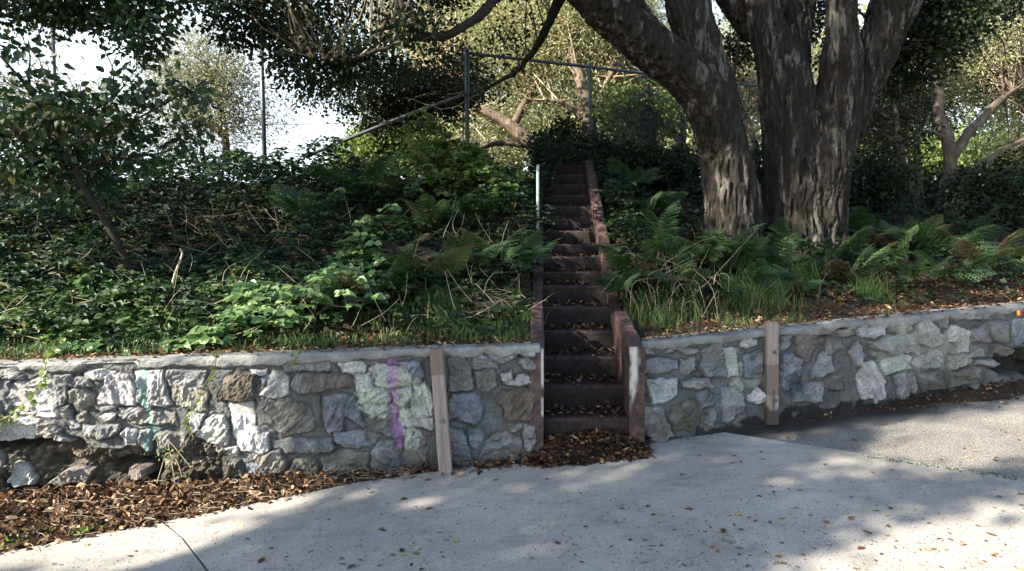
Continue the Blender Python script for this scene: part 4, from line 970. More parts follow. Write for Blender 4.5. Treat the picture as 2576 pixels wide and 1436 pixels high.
back_tree('light green leafy tree far off in the sun beyond the right hand trees', 'oak_tree', [(PT((2330, 440, 20), (2330, 380, 20)), [.15, .1])],
          [B(2260, 380, 20, 120, 60, 1.5, 1), B(2380, 400, 20, 150, 60, 1.5, 1), B(2560, 400, 20, 150, 60, 1.5, 1), B(2460, 300, 21, 120, 40, 1.5, .35)], 420, 26, .32, .14, 'lime', 87, ntw=20, kind='card')
for k, (x, y, Yd, rx, ry, lab, mt, nc) in enumerate([
    (1150, 330, 19, 260, 120, 'rounded olive tree filling the distance behind the middle fence post', 'olive', 420), (1420, 250, 20, 260, 230, 'tall olive tree in the distance behind the top of the steps', 'olive', 700),
    (1700, 260, 20, 220, 230, 'tall olive tree in the distance behind the leaning oak trunk', 'olive', 650), (1980, 220, 21, 260, 260, 'tall olive tree in the distance behind the many stemmed oak', 'olive', 600),
    (2250, 180, 20, 240, 140, 'spreading olive tree in the distance right of the many stemmed oak', 'olive', 260), (2590, 130, 20, 210, 150, 'tall light olive tree in the distance at the right edge', 'olive', 420),
    (1280, 40, 19, 300, 130, 'high olive tree top behind the crossing dark limbs', 'olive', 520)]):
    b = P(x, 440, Yd); tp_ = P(x, y, Yd)
    back_tree(lab, 'oak_tree', [(np.array([b, (b + tp_) / 2 + [.3, 0, 0], tp_]), [.22, .16, .05])], [(P(x, y, Yd), np.array([rx / F * Yd, 1.6, ry / F * Yd]), 1), (P(x + rx * .3, y + ry * .3, Yd), np.array([rx * .7 / F * Yd, 1.4, ry * .7 / F * Yd]), .6)], nc, 24, .34, .13, mt, 200 + k * 5, ntw=120, r0=.035, kind='card', grp='distant trees')
# dark understorey shrubs
for k, (x, y, Yd, rx, ry, lab, mt, nc) in enumerate([
    (1415, 370, 10.6, 60, 60, 'dark twiggy shrub behind the top of the steps', 'oak', 110), (1600, 430, 9.6, 110, 60, 'dark shrub on the bank right of the upper steps', 'ivy', 200),
    (1720, 450, 9.4, 80, 90, 'dark shrub tucked behind the leaning oak trunk', 'oak', 170), (2180, 470, 9.8, 90, 90, 'dark shrub beside the many stemmed oak on its right', 'oak', 200),
    (2330, 500, 11.5, 130, 75, 'low dark shrub in the shade behind the crooked trees', 'oak', 260), (2480, 520, 9.6, 130, 90, 'brown green shrub at the right edge above the ferns', 'oak', 230), (1920, 470, 10.5, 60, 110, 'dark shrub between the two big oak trunks', 'oak', 150), (2620, 470, 10.5, 110, 110, 'dull green shrub cut by the right edge of the photo', 'oak', 200)]):
    c = P(x, y + ry * .4, Yd); b = c.copy(); b[2] = bank(b[0], b[1]) - .05
    t = empty('shrub', b); tag(t, lab, 'shrub', 'understorey shrubs')
    cc = crown(t, M[mt], [B(x, y, Yd, rx, ry, .6)], nc, 24, .13, .06, 300 + k * 5, kind='leaf', name='foliage')
    twigs(t, M['dry'] if k in (0, 5) else M['darkbark'], np.array([b, b + [0.1, 0, .2]]), cc[:60], .014, 301 + k * 5, name='stem', sag=.0)

# ---- unseen street tree left of the camera: crown shaped to throw the dappled shade
def prob_lit(px, py, rg):
    s = np.zeros(len(px))
    nzz = fbm(np.c_[px / 480, py / 42 + px / 420, px * 0], 3, 801)
    def el(cx, cy, rx, ry, k=1.0, ang=0.0):
        ca, sa = math.cos(ang), math.sin(ang); dx = px - cx; dy = py - cy
        x_ = dx * ca + dy * sa; y_ = -dx * sa + dy * ca
        return k * np.clip(1.6 - (x_ / rx) ** 2 - (y_ / ry) ** 2, 0, 1)
    for a in LIT: s = np.maximum(s, el(*a))
    dap = np.clip(fbm(np.c_[px / 70, py / 40, px * 0], 3, 811) - .28, 0, 1) * 2.2 * ((py > 640) & (py < 900) & (px < 1340))
    return s + .22 * nzz * (py > 1180) + dap
LIT = [(200, 1385, 440, 90, 1, -.12), (150, 1070, 640, 190, 1), (760, 1180, 160, 60, .8), (-100, 1250, 900, 90, 1, 0), (500, 1235, 420, 45, .95), (2750, 1720, 1250, 470, 1, -.05), (1350, 1460, 380, 50, .8, -.08), (1550, 1335, 330, 18, .62, -.1), (2640, 1095, 520, 88, 1, -.12), (2700, 1040, 500, 60, 1, -.1), (1950, 1240, 170, 22, .35, -.1),
       (150, 1000, 560, 130, 1), (680, 990, 220, 90, .66), (60, 790, 480, 140, .95), (560, 780, 340, 80, .7), (300, 890, 520, 20, 1), (120, 640, 140, 50, .5), (-100, 600, 250, 300, .7), (560, 690, 120, 50, .4), (790, 900, 200, 14, .6), (1180, 400, 110, 75, .95), (1270, 470, 70, 60, .6), (1780, 812, 130, 18, .95), (1475, 560, 42, 55, 1), (2480, 775, 130, 16, 1), (2360, 580, 60, 40, .5), (2110, 110, 40, 110, .9), (1770, 60, 40, 60, .7), (1790, 250, 50, 80, .6), (1600, 90, 60, 60, .5), (820, 520, 180, 30, .3)]
rg = np.random.default_rng(99); n_ = 10500
px = rg.uniform(-500, 2900, n_); py = rg.uniform(-60, 1900, n_); T3 = []
for x, y in zip(px, py):
    if y > 1200: T3.append(G(x, y))
    else: T3.append(None)
pr = prob_lit(px, py, rg); ok = pr < rg.uniform(.30, .62, n_)
tgt = []
for i in np.nonzero(ok)[0]:
    x, y = px[i], py[i]
    if y > 1200 or (x > 1650 and y > 1075 - (x - 1650) * .12): p = G(x, y)
    elif y > 870 - max(0, x - 1590) * .1: p = P(x, y, float(Yw((x - 1288) / F * 4.7)))
    elif y > 400: p = hit(x, y, above=.15)
    elif 1480 < x < 2330: p = P(x, y, 7.3)
    else: continue
    tgt.append(p)
tgt = np.array(tgt); dist = rg.uniform(11, 14, len(tgt))[:, None]; cc = tgt + SUN * dist + rg.normal(size=tgt.shape) * .05
tb = np.array([-10.5, -4.0, gz(-10.5, -4.0) - .1]); ctr_ = cc.mean(0)
t9 = empty('oak_tree', tb); tag(t9, 'tall unseen roadside oak to the left, its crown shaped to shade the pavement', 'tree')
TT = [(np.array([tb, tb + [.2, .2, 3], tb + [.3, .6, 6], ctr_ + [0, -1.5, .5]]), [.4, .3, .24, .08]), (np.array([tb + [.2, .3, 4.5], tb + [-.8, .8, 6.5], tb + [-1.5, 2, 9]]), [.2, .12, .04])]
mb = MB()
for p_, r_ in TT: V, Fq = tube(p_, r_, 10, n=30); mb.add(V, Fq)
mb.build('trunk', M['bark'], t9, smooth=True)
per = 9; i = np.repeat(np.arange(len(cc)), per); off = rg.normal(size=(len(i), 3)) * .09
V, Fq, r = leaves('card', cc[i] + off, rdir(len(i)), rdir(len(i)), rg.uniform(.09, .16, len(i))); part('crown', V, Fq, M['oak'], t9, attrs={'rnd': r})

# ================================================================== GROUND COVER
def in_stairs(X, Y, m=.0): return (X > st_xl(Y) - CURB - m) & (X < st_xr(Y) + CURB + m)
def scatter(n_, x0, x1, d0, d1, rg, dens=None):
    X = rg.uniform(x0, x1, n_); Y = Yw(X) + rg.uniform(d0, d1, n_)
    k = ~in_stairs(X, Y, .0)
    if dens is not None: k &= rg.random(n_) < dens(X, Y)
    return X[k], Y[k]
def mound(X, Y, s, f=1.6): return np.clip(.6 + .95 * fbm(np.c_[X * f, Y * f, X * 0], 4, s), .04, 1.7)
def cover(name, label, cat, mat, X, Y, hgt, size, rg, kind='leaf', s=700, tri=True, spread=.03, zb=None, tipout=.6):
    hm = mound(X, Y, s) * hgt; n_ = len(X); zb = bank(X, Y) if zb is None else zb
    t = 1 - rg.random(n_) ** 2.2 * .8
    pos = np.c_[X, Y, zb + hm * t]; pos[:, :2] += rg.normal(size=(n_, 2)) * spread
    up = unit(np.c_[rg.normal(size=n_) * .5 - .1, rg.normal(size=n_) * .5 - .75, np.full(n_, 1.0)])
    hd = rg.uniform(0, 2 * np.pi, n_); sz = size * rg.uniform(.6, 1.3, n_); rn = np.clip(.45 * rg.random(n_) + .55 * rg.random(n_), 0, 1)
    if tri:
        pos = np.repeat(pos, 3, 0); up = np.repeat(up, 3, 0) + rg.normal(size=(n_ * 3, 3)) * .12; hd = np.repeat(hd, 3) + np.tile([0, 1.25, -1.25], n_); sz = np.repeat(sz, 3) * np.tile([1.1, .88, .88], n_); rn = np.repeat(rn, 3)
    tip = np.c_[np.cos(hd), np.sin(hd) - tipout, np.full(len(hd), -.25)]
    V, Fq, r = leaves(kind, pos, tip, up, sz, rn)
    o = mesh(name, V, Fq, mat, attrs={'rnd': r}); tag(o, label, cat, kind='stuff'); return o
rg = np.random.default_rng(3)
front = lambda X, Y: np.clip((Y - Yw(X) - .55 + .35 * fbm(np.c_[X * 1.4, Y * 1.4, X * 0], 2, 710) + .35 * np.clip((-1.9 - X), 0, 1)) / .25, 0, 1)
# brambles on the left bank
X, Y = scatter(15500, -7.5, .2, .3, 5.6, rg, lambda X, Y: front(X, Y) * np.where(X < -1.6, 1, .75))
cover('brambles', 'dense dark green brambles covering the bank left of the steps', 'brambles', M['bramble'], X, Y, .40, .066, rg)
X, Y = scatter(8000, -5, -1.1, .32, 1.9, rg, lambda X, Y: np.clip((-1.0 - X) / 1.2, 0, 1) * np.clip(2.4 - (Y - Yw(X)), 0, 1) * np.clip(front(X, Y) + .25, 0, 1))
cover('brambles', 'larger bramble leaves tinted pale green as sunlit just above the left wall', 'brambles', leafmat("bramble_leaf_sun_tint", [(0, (.035, .08, .035)), (.5, (.085, .15, .055)), (.9, (.16, .23, .09)), (1, (.25, .28, .08))], .28, .42, .45, 1.2), X, Y, .34, .092, rg, s=702)  # paler copy of the bramble greens, sunlight put into the colour
X, Y = scatter(11000, -7.5, .25, 1.2, 5.7, rg)
cover('ivy', 'small leaved ivy knitting through the brambles on the left bank', 'ivy', M['ivy'], X, Y, .26, .05, rg, 'ivy', 705, tri=False)
X, Y = scatter(2600, -2.8, .2, .28, 1.2, rg, lambda X, Y: np.clip(fbm(np.c_[X * 2, Y * 2, X * 0], 2, 715) + .6, 0, 1))
cover('ivy', 'blue green ivy trailing among grass just above the left wall', 'ivy', M['ivy'], X, Y, .13, .055, rg, 'ivy', 707, tri=False)
X = rg.uniform(.25, 1.3, 420); Y = rg.uniform(8.9, 10.0, 420)
cover('undergrowth', 'dark leaves crowding the top of the steps', 'undergrowth', M['ivy'], X, Y, .35, .06, rg, s=713, zb=np.full(420, float(ST_Z[-1])) - .12 + rg.random(420) * .3)
# mound on the crest beside the steps, sunlight imitated by brighter leaf colour
X = rg.normal(-.62, .40, 2400); Y = rg.normal(8.15, .45, 2400); k = ~in_stairs(X, Y, .03); X, Y = X[k], Y[k]
cover('bramble_mound', 'mound of leaves tinted bright green as if sunlit on the crest just left of the top steps', 'brambles', M['lime'], X, Y, .66, .08, rg, s=712)
# growth leaning over the edges of the upper steps
n_ = 1500; Y = rg.uniform(6.3, 9.6, n_); sd = rg.random(n_) < .5; X = np.where(sd, st_xl(Y) - .16 + rg.random(n_) ** 1.5 * .26, st_xr(Y) + .36 - rg.random(n_) ** 1.5 * .22) 
k = (Y > 7.0) | (rg.random(n_) < .4); X, Y = X[k], Y[k]
cover('ivy', 'dark leaves leaning in over both edges of the upper steps', 'ivy', M['ivy'], X, Y, .30, .055, rg, s=716, zb=np.array([st_z(y) for y in Y]) + .04 + .1 * rg.random(len(Y)))
# right bank
rightd = lambda X, Y: np.clip((Y - Yw(X) - .62 + .5 * fbm(np.c_[X * 1.2, Y * 1.2, X * 0], 2, 720)) / .4, 0, 1) * np.clip(1.15 - np.clip(X - 3.9, 0, 9) * .33, .2, 1)
X, Y = scatter(15500, .9, 8, .4, 6.2, rg, rightd)
cover('ivy', 'dark ivy and low leaves covering the shaded bank right of the steps', 'ivy', M['ivy'], X, Y, .28, .052, rg, 'ivy', 722, tri=False)
X, Y = scatter(4500, .9, 3.0, 1.0, 5.6, rg, lambda X, Y: np.clip((2.2 - X) / .6, .2, 1))
cover('brambles', 'dark brambles crowding the right edge of the upper steps', 'brambles', M['bramble'], X, Y, .38, .055, rg, s=725)
X, Y = scatter(3500, 1.5, 8, 5, 9, rg)
cover('undergrowth', 'dim leafy undergrowth beneath the trees at the back of the right bank', 'undergrowth', M['oak'], X, Y, .45, .07, rg, s=727, tri=False)

# grass
def blades(name, label, X, Y, hgt, rg, z=None, lean=.5, wd=.0035, mat='grass', rn=None, kind='stuff', parent=None, drift=None):
    n_ = len(X); z = bank(X, Y) if z is None else z; h = hgt * rg.uniform(.35, 1.2, n_); a = rg.uniform(0, 2 * np.pi, n_); l = lean * rg.uniform(.2, 1.2, n_)
    d = np.c_[np.cos(a), np.sin(a), np.zeros(n_)]; s_ = np.c_[-np.sin(a), np.cos(a), np.zeros(n_)]; b = rg.uniform(0, 2 * np.pi, n_); s_ = np.c_[np.cos(b), np.sin(b) * .4, np.zeros(n_)]
    base = np.c_[X, Y, z - .01]; w_ = wd * rg.uniform(.7, 1.4, n_)
    P_ = [base, base + d * (h * l * .15)[:, None] + np.c_[h * 0, h * 0, h * .5], base + d * (h * l * .55)[:, None] + np.c_[h * 0, h * 0, h * .85], base + d * (h * l)[:, None] + np.c_[h * 0, h * 0, h * (1 - l * .25)]]
    V = np.stack([P_[0] - s_ * w_[:, None], P_[0] + s_ * w_[:, None], P_[1] - s_ * w_[:, None], P_[1] + s_ * w_[:, None], P_[2] - s_ * w_[:, None] * .7, P_[2] + s_ * w_[:, None] * .7, P_[3]], 1).reshape(-1, 3)
    o = np.arange(n_)[:, None] * 7; Q = np.concatenate([o + [0, 1, 3, 2], o + [2, 3, 5, 4]]); T = o + [4, 5, 6]
    r = rg.random(n_) if rn is None else rn
    if parent is not None: return part(name, V, [Q, T], M[mat], parent, attrs={'rnd': np.repeat(r, 7)})
    ob = mesh(name, V, [Q, T], M[mat], attrs={'rnd': np.repeat(r, 7)}); tag(ob, label, 'grass', kind=kind); return ob
nz2 = lambda X, Y, s: fbm(np.c_[X * 2.2, Y * 2.2, X * 0], 3, s)
X, Y = scatter(17000, -5, .15, .22, 1.05, rg, lambda X, Y: np.clip(nz2(X, Y, 730) + .35 + .35 * (X > -1.9), 0, 1) * np.where(X < -1.7, .35, 1))
blades('grass', 'patchy grass along the top of the left wall', X, Y, .11, rg)
X, Y = scatter(7500, .95, 6, .25, 1.3, rg, lambda X, Y: np.clip(nz2(X, Y, 735) + .25, 0, 1) * np.clip(1.6 - X * .33, .15, 1))
blades('grass', 'thin grass among dead leaves behind the right wall', X, Y, .10, rg)
X, Y = scatter(3000, .95, 3.8, .5, 2.0, rg, lambda X, Y: np.clip(nz2(X, Y, 737) * 1.6 + .1, 0, 1))
blades('long_grass', 'long thin grass mixed among the ferns right of the steps', X, Y, .36, rg, lean=.95, wd=.0024, rn=np.clip(rg.random(len(X)) ** .8, 0, 1))
def tuft(label, px, py, n_, r_, h, dry=.0, above=0):
    p = hit(px, py); t = empty('grass_tuft', p); tag(t, label, 'grass tuft', 'grass tufts on the bank')
    X = rg.normal(p[0], r_, n_); Y = rg.normal(p[1], r_, n_); rn = rg.random(n_) * .85; rn[:int(dry * n_)] = 1
    blades('blades', None, X, Y, h, rg, lean=.75, wd=.003, rn=rn, parent=t)
tuft('bright arching grass tuft behind the right wall near its timber post', 1868, 768, 420, .06, .26, .12)
tuft('fresh grass tuft right of the bright arching one', 1925, 755, 260, .06, .2, .05)
tuft('small grass tuft behind the right wall near the steps', 1665, 815, 220, .06, .14, .1)
tuft('green weed tuft in the bare leafy ground of the right bank', 2180, 745, 300, .06, .2, .0)
tuft('tall grass tuft right above the left timber post', 1110, 800, 330, .08, .22, .15)
tuft('grass tuft beside the foot of the steps on the left bank', 1300, 800, 330, .08, .18, .1)
tuft('grass tuft on the left bank under the leaning young tree', 405, 745, 260, .07, .17, .1)
tuft('low grass tuft near the middle of the left wall', 600, 850, 260, .07, .12, .1)

# ferns: fronds with feathery leaflets
def frond_mesh(seed, L=1.0):
    r_ = np.random.default_rng(seed); V = []; Q = []; R = []
    npn = 12; tt = np.linspace(.22, .985, npn); bend = r_.uniform(.5, .9)
    def rach(t): return np.array([0, t * (1 - .12 * t * bend), .62 * t - .62 * bend * t * t])
    sidec = r_.uniform(-.12, .12)
    def addq(a, b, c, d, r): n = len(V); V.extend([a, b, c, d]); Q.append([n, n + 1, n + 2, n + 3]); R.extend([r] * 4)
    prev = rach(0)
    for t in np.linspace(.06, 1, 12):
        c = rach(t); w_ = .006 * (1.1 - t); addq(prev - [w_, 0, 0], prev + [w_, 0, 0], c + [w_, 0, 0], c - [w_, 0, 0], .65); prev = c
    for i, t in enumerate(tt):
        o = rach(t); o[0] += sidec * t * t; pl = .40 * (1 - t) ** .75 * (.75 + .5 * min(1, (t - .15) / .25)) + .015
        for s in (-1, 1):
            an = math.radians(62 - 18 * t) + r_.normal() * .06; dv = np.array([s * math.sin(an), math.cos(an), -.10 - .25 * r_.random()]); dv /= np.linalg.norm(dv)
            npl = max(3, int(7 * pl / .35)); base_r = r_.random() * .3
            pv = np.cross(dv, [0, 0, 1.0]); pv /= np.linalg.norm(pv)
            for j in range(npl):
                u_ = (j + .3) / npl; c = o + dv * pl * u_ + np.array([0, 0, -.12 * pl * u_ * u_]); ll = pl * .26 * (1 - u_) ** .8 + .016; w_ = pl / npl * .62
                for s2 in (-1, 1):
                    tp_ = c + pv * s2 * ll + dv * ll * .45 + np.array([0, 0, -.15 * ll]); mid = (c + tp_) / 2
                    addq(c - dv * w_ * .5, mid - dv * w_ * .9, tp_, mid + dv * w_ * .9, np.clip(base_r + r_.random() * .35, 0, 1))
    return np.array(V) * L, np.array(Q), np.array(R)
FR = []
for k in range(7):
    V, Q, R_ = frond_mesh(40 + k); R_ = np.clip(R_ + (0, 0, .1, .3, 0, .05, .75)[k], 0, 1)
    me_o = mesh('frond', V, Q, M['fern'], attrs={'rnd': R_}); FR.append(me_o.data); bpy.data.objects.remove(me_o)
fern_spots = [  # px, py (base), frond length m, fronds, label, brownness
 (950, 790, .46, 7, 'fern with upright soft green fronds left of the yellow fern', 0), (1085, 735, .48, 8, 'yellow green fern glowing in the middle of the left bank', 1), (1170, 700, .44, 7, 'fern right of the yellow green one on the left bank', 0),
 (1250, 680, .44, 7, 'fern with some browned fronds near the left edge of the steps', 1), (1320, 700, .38, 6, 'fern leaning against the left edge of the steps', 0), (1010, 700, .40, 6, 'fern behind the soft green one on the left bank', 0),
 (900, 500, .5, 6, 'large fern high on the left bank below the slanting rail', 0), (1030, 520, .5, 6, 'large fern with sunlit tips high on the left bank', 1), (1190, 570, .48, 7, 'fern in the shade left of the green pipe', 0), (1080, 600, .48, 7, 'dim fern in the middle of the shaded left bank', 0), (780, 570, .46, 6, 'dim fern among brambles far left on the bank', 0),
 (1590, 700, .42, 7, 'fern against the right edge of the steps', 0), (1660, 680, .48, 7, 'fern among pale dry stalks right of the steps', 0), (1740, 690, .46, 7, 'fern below the leaning oak trunk', 0), (1800, 650, .44, 6, 'fern at the right foot of the leaning oak', 0),
 (1930, 690, .50, 8, 'fern in front of the gap between the big oaks', 1), (2000, 640, .62, 8, 'tall fern standing before the many stemmed oak', 0), (2070, 680, .55, 8, 'broad fern at the right foot of the many stemmed oak', 0), (1990, 745, .42, 7, 'low fern with brown fronds closest to the bare ground', 2), (2120, 720, .44, 7, 'blue green fern drooping right of the brown fern', 0),
 (2240, 640, .56, 8, 'fern at the left end of the far right group', 0), (2310, 640, .52, 7, 'fern with rusty lower fronds in the far right group', 2), (2390, 660, .54, 8, 'arching fern in the middle of the far right group', 0), (2460, 700, .50, 7, 'fern drooping at the right end of the far right group', 1), (2290, 730, .32, 5, 'small low fern before the far right group', 0), (1560, 760, .34, 5, 'small fern beside the lower steps on the right', 0), (1590, 490, .4, 6, 'dim fern beyond the right edge of the upper steps', 0), (1860, 700, .46, 8, 'fern between the leaning oak and the gap', 0), (1700, 740, .42, 7, 'fern low on the right bank among dry stalks', 0), (2180, 690, .42, 7, 'fern between the many stemmed oak and the far right group', 0), (2520, 690, .44, 7, 'last fern at the right edge of the photo', 1), (1620, 560, .5, 7, 'fern high on the right bank beside the steps', 0),
 (2370, 720, .42, 7, 'fine fern in front of the arching fern at right', 0), (2440, 610, .5, 7, 'fern behind the arching fern at right', 0), (1880, 745, .36, 7, 'short fern behind the bright arching grass tuft', 0), (2150, 620, .5, 8, 'upright fern against the dark right of the many stemmed oak', 0), (1640, 620, .46, 7, 'fern midway between the steps and the leaning oak', 0), (2060, 610, .58, 8, 'tall fern rising in front of the right hand oak stems', 0)]
for k, (px, py, L, nf, lab, br) in enumerate(fern_spots):
    p = hit(px, py); t = empty('fern', p + [0, -.1, .10]); tag(t, lab, 'fern', 'bracken ferns on the bank')
    for j in range(nf + 3):
        r_ = np.random.default_rng(k * 40 + j)
        vi = int(r_.choice([0, 1, 4, 5, 2, 3, 6], p=[[.24, .21, .20, .15, .09, .05, .06], [.12, .1, .1, .14, .2, .26, .08], [.14, .14, .12, .1, .1, .1, .3]][br]))
        f = bpy.data.objects.new('frond', FR[vi]); C.objects.link(f); f.parent = t
        a = 2 * math.pi * j / (nf + 3) + r_.normal() * .3; s_ = L * r_.choice([.7, .9, 1.05, 1.3]) * r_.uniform(.85, 1.1)
        f.rotation_euler = (r_.uniform(-.1, .8), r_.normal() * .4, a); f.scale = (s_, s_, s_); f.location = (r_.normal() * .04, r_.normal() * .04, 0)

# dry stalks right of the steps, twig heap on the left bank, loose stems
def stalks(name, label, cat, spots, rg, mat='dry', r=.0026, grp=None):
    mb = MB()
    for (a, b, c) in spots:
        V, Fq = tube([a, b, c], [r, r * .8, r * .4], 4, n=8, cap=False); mb.add(V, Fq, rg.uniform(.5, 1))
    o = mb.build(name, M[mat], None, smooth=True); tag(o, label, cat, grp, 'stuff'); return o
sp = []
for i in range(46):
    x, y = rg.uniform(1545, 1850), rg.uniform(650, 800); a = hit(x, y) + [0, -.15, 0]; L = rg.uniform(.15, .5); d = unit(np.array([rg.normal() * .5, rg.normal() * .3, 1.0])); m = a + d * L * .6
    e = m + unit(np.array([rg.normal() * .8, rg.normal() * .4, rg.uniform(-1.2, .8)])) * L * .5; sp.append((a, m, e))
a = hit(1700, 775); sp.append((a, P(1790, 700, 5.6), P(1905, 575, 5.9)))
stalks('dry_stalks', 'pale dry broken stalks among the ferns right of the steps', 'dry stalks', sp, rg)
sp = []
for i in range(170):
    x, y = rg.normal(1215, 45), rg.normal(785, 12); a = hit(x, y) + [0, -.04, rg.uniform(0, .16)]; d = rdir(1)[0] * [1, .5, .5]; L = rg.uniform(.1, .28); sp.append((a - d * L / 2, a + rg.normal(size=3) * .015, a + d * L / 2))
stalks('twig_heap', 'tangled heap of grey dry twigs above the left wall near the steps', 'twigs', sp, rg, r=.0022)
sp = []
for i in range(280):
    x, y = rg.uniform(0, 1340), rg.uniform(560, 870); a = hit(x, y) + [0, -.1, rg.uniform(0, .2)]; d = unit(np.array([rg.normal(), rg.normal() * .3, abs(rg.normal()) * .8])); L = rg.uniform(.1, .4); sp.append((a, a + d * L * .5 + rg.normal(size=3) * .02, a + d * L))
stalks('dry_stems', 'thin dry stems poking out of the brambles on the left bank', 'dry stems', sp, rg, r=.0022)
def one_stick(name, label, pts, Y, r, mat='dry', cat='stick'):
    q = PP(pts, Y); V, Fq = tube(q, [r, r * .8, r * .6], 7, n=24); V = V + .12 * r * rdir(len(V)); o = mesh(name, V, Fq, M[mat], smooth=True, attrs={'rnd': np.full(len(V), .9)}, org=q[0]); tag(o, label, cat); return o
one_stick('broken_stem', 'short pale broken stem standing in the brambles left of centre', [(425, 745), (440, 690), (458, 640), (452, 625)], 5.6, .011)
one_stick('fallen_branch', 'brown fallen branch lying in the shade near the crest left of the steps', [(1080, 430), (1130, 450), (1180, 452), (1150, 440)], 8.0, .02, 'palebark')

# trailing shoots over the left wall
def vine(label, pts, lv, size):
    q = PP(pts, 4.16); t = empty('trailing_vine', q[0]); tag(t, label, 'vine', 'vines trailing over the left wall')
    V, Fq = tube(q, [.0035, .003, .0015], 5, n=30); part('stem', V, Fq, M['dry'], t, smooth=True, attrs={'rnd': np.full(len(V), .5)})
    c = catmull(q, lv); pos = c + rg.normal(size=c.shape) * .012; n_ = len(pos)
    V, Fq, r = leaves('leaf', np.repeat(pos, 3, 0), rdir(n_ * 3) * [1, .3, .8] + [0, -.2, -.2], np.tile([0.1, -1.0, .4], (n_ * 3, 1)) + rg.normal(size=(n_ * 3, 3)) * .3, size * rg.uniform(.6, 1.2, n_ * 3), rg.uniform(.4, .97, n_ * 3))
    part('foliage', V, Fq, M['lime'], t, attrs={'rnd': r})
vine('leafy bramble shoot hanging over the left end of the left wall', [(140, 880), (120, 905), (105, 950), (85, 985), (55, 1020), (15, 1050), (-10, 1060)], 13, .055)
vine('thin yellowing vine hanging down the left wall left of the purple paint', [(545, 885), (540, 920), (520, 960), (495, 1000), (480, 1040), (465, 1080)], 12, .036)
vine('small green sprig hanging over the coping near the middle of the left wall', [(752, 880), (742, 900), (735, 925)], 8, .025)
# weeds growing in the eroded hollow at the wall's foot
q = PP([(395, 1215), (405, 1180), (420, 1140), (445, 1160), (458, 1200)], 4.15); t = empty('weed', q[0]); tag(t, 'scrawny pale weed growing before the hollow under the left wall', 'weed')
mb = MB(); V, Fq = tube(q, [.003, .002], 5, n=20); mb.add(V, Fq, .8); V, Fq = tube(PP([(440, 1215), (430, 1150), (425, 1110), (480, 1175)], 4.14), [.003, .002], 5, n=20); mb.add(V, Fq, .8); mb.build('stem', M['dry'], t)
pos = PP([(rg.uniform(390, 470), rg.uniform(1100, 1215)) for _ in range(26)], 4.14); V, Fq, r = leaves('leaf', pos, rdir(26), rdir(26) + [0, -.8, .5], rg.uniform(.015, .035, 26)); part('foliage', V, Fq, M['lime'], t, attrs={'rnd': r})
# flower
c = hit(853, 720) + [0, -.25, .0]; t = empty('flower', c); tag(t, 'single small violet flower among the leaves of the left bank', 'flower'); n = N("violet_petal"); vm = n.fin((.16, .13, .62), .5)
V, Fq, r = leaves('leaf', np.tile(c, (5, 1)), np.array([[math.cos(a), -.2, math.sin(a)] for a in np.linspace(0, 5.03, 5)]), np.tile([0, -1.0, .3], (5, 1)), np.full(5, .02)); part('petals', V, Fq, vm, t)
def weedlet(label, px, py, n_, s_, grp='small weeds at the pavement edge'):
    c = G(px, py); t = empty('weed', c); tag(t, label, 'weed', grp)
    V, Fq, r = leaves('leaf', c + rg.normal(size=(n_, 3)) * [s_, s_, 0] + [0, 0, .01], unit(rdir(n_) + [0, 0, .8]), rdir(n_) + [0, 0, .6], rg.uniform(.018, .04, n_), rg.uniform(.3, .9, n_)); part('foliage', V, Fq, M['lime'], t, attrs={'rnd': r})
weedlet('small green weed at the foot of the left wall beside the steps', 1388, 1146, 40, .035); weedlet('feathery weed patch in the leaf drift at far left', 75, 1340, 150, .10); weedlet('tiny green weed in the leaf drift before the slab joint', 225, 1335, 40, .04)
n_ = 420; e0, e1 = G(2180, 1150), G(2576, 1210); tt = rg.random(n_); pos = e0 + (e1 - e0) * tt[:, None] + rg.normal(size=(n_, 3)) * [.012, .02, 0] + [0, .01, .001]
pos[:, 2] = gz(pos[:, 0], pos[:, 1]) + .002; V, Fq, r = leaves('card', pos, rdir(n_), rdir(n_) + [0, 0, 1], rg.uniform(.006, .018, n_)); o = mesh('moss', V, Fq, M['grass'], attrs={'rnd': r * .8}); tag(o, 'green moss in the joint between concrete and asphalt', 'moss', kind='stuff')

# ================================================================== LEAF LITTER
def litter(name, label, pos, size, rg, tilt=.55, cat='leaf litter', mat='litter', curl=None, rn=None):
    n_ = len(pos); a = rg.uniform(0, 2 * np.pi, n_); tip = np.c_[np.cos(a), np.sin(a), rg.normal(size=n_) * tilt * .6]
    nr = np.c_[rg.normal(size=n_) * tilt, rg.normal(size=n_) * tilt, np.ones(n_)]; nr[rg.random(n_) < .4] *= -1
    V, Fq, r = leaves('litter', pos, tip, nr, size * rg.uniform(.55, 1.3, n_), rg.random(n_) if rn is None else rn, rg.uniform(.4, 1.8, n_) if curl is None else curl)
    o = mesh(name, V, Fq, M[mat], attrs={'rnd': r}); tag(o, label, cat, kind='stuff'); return o
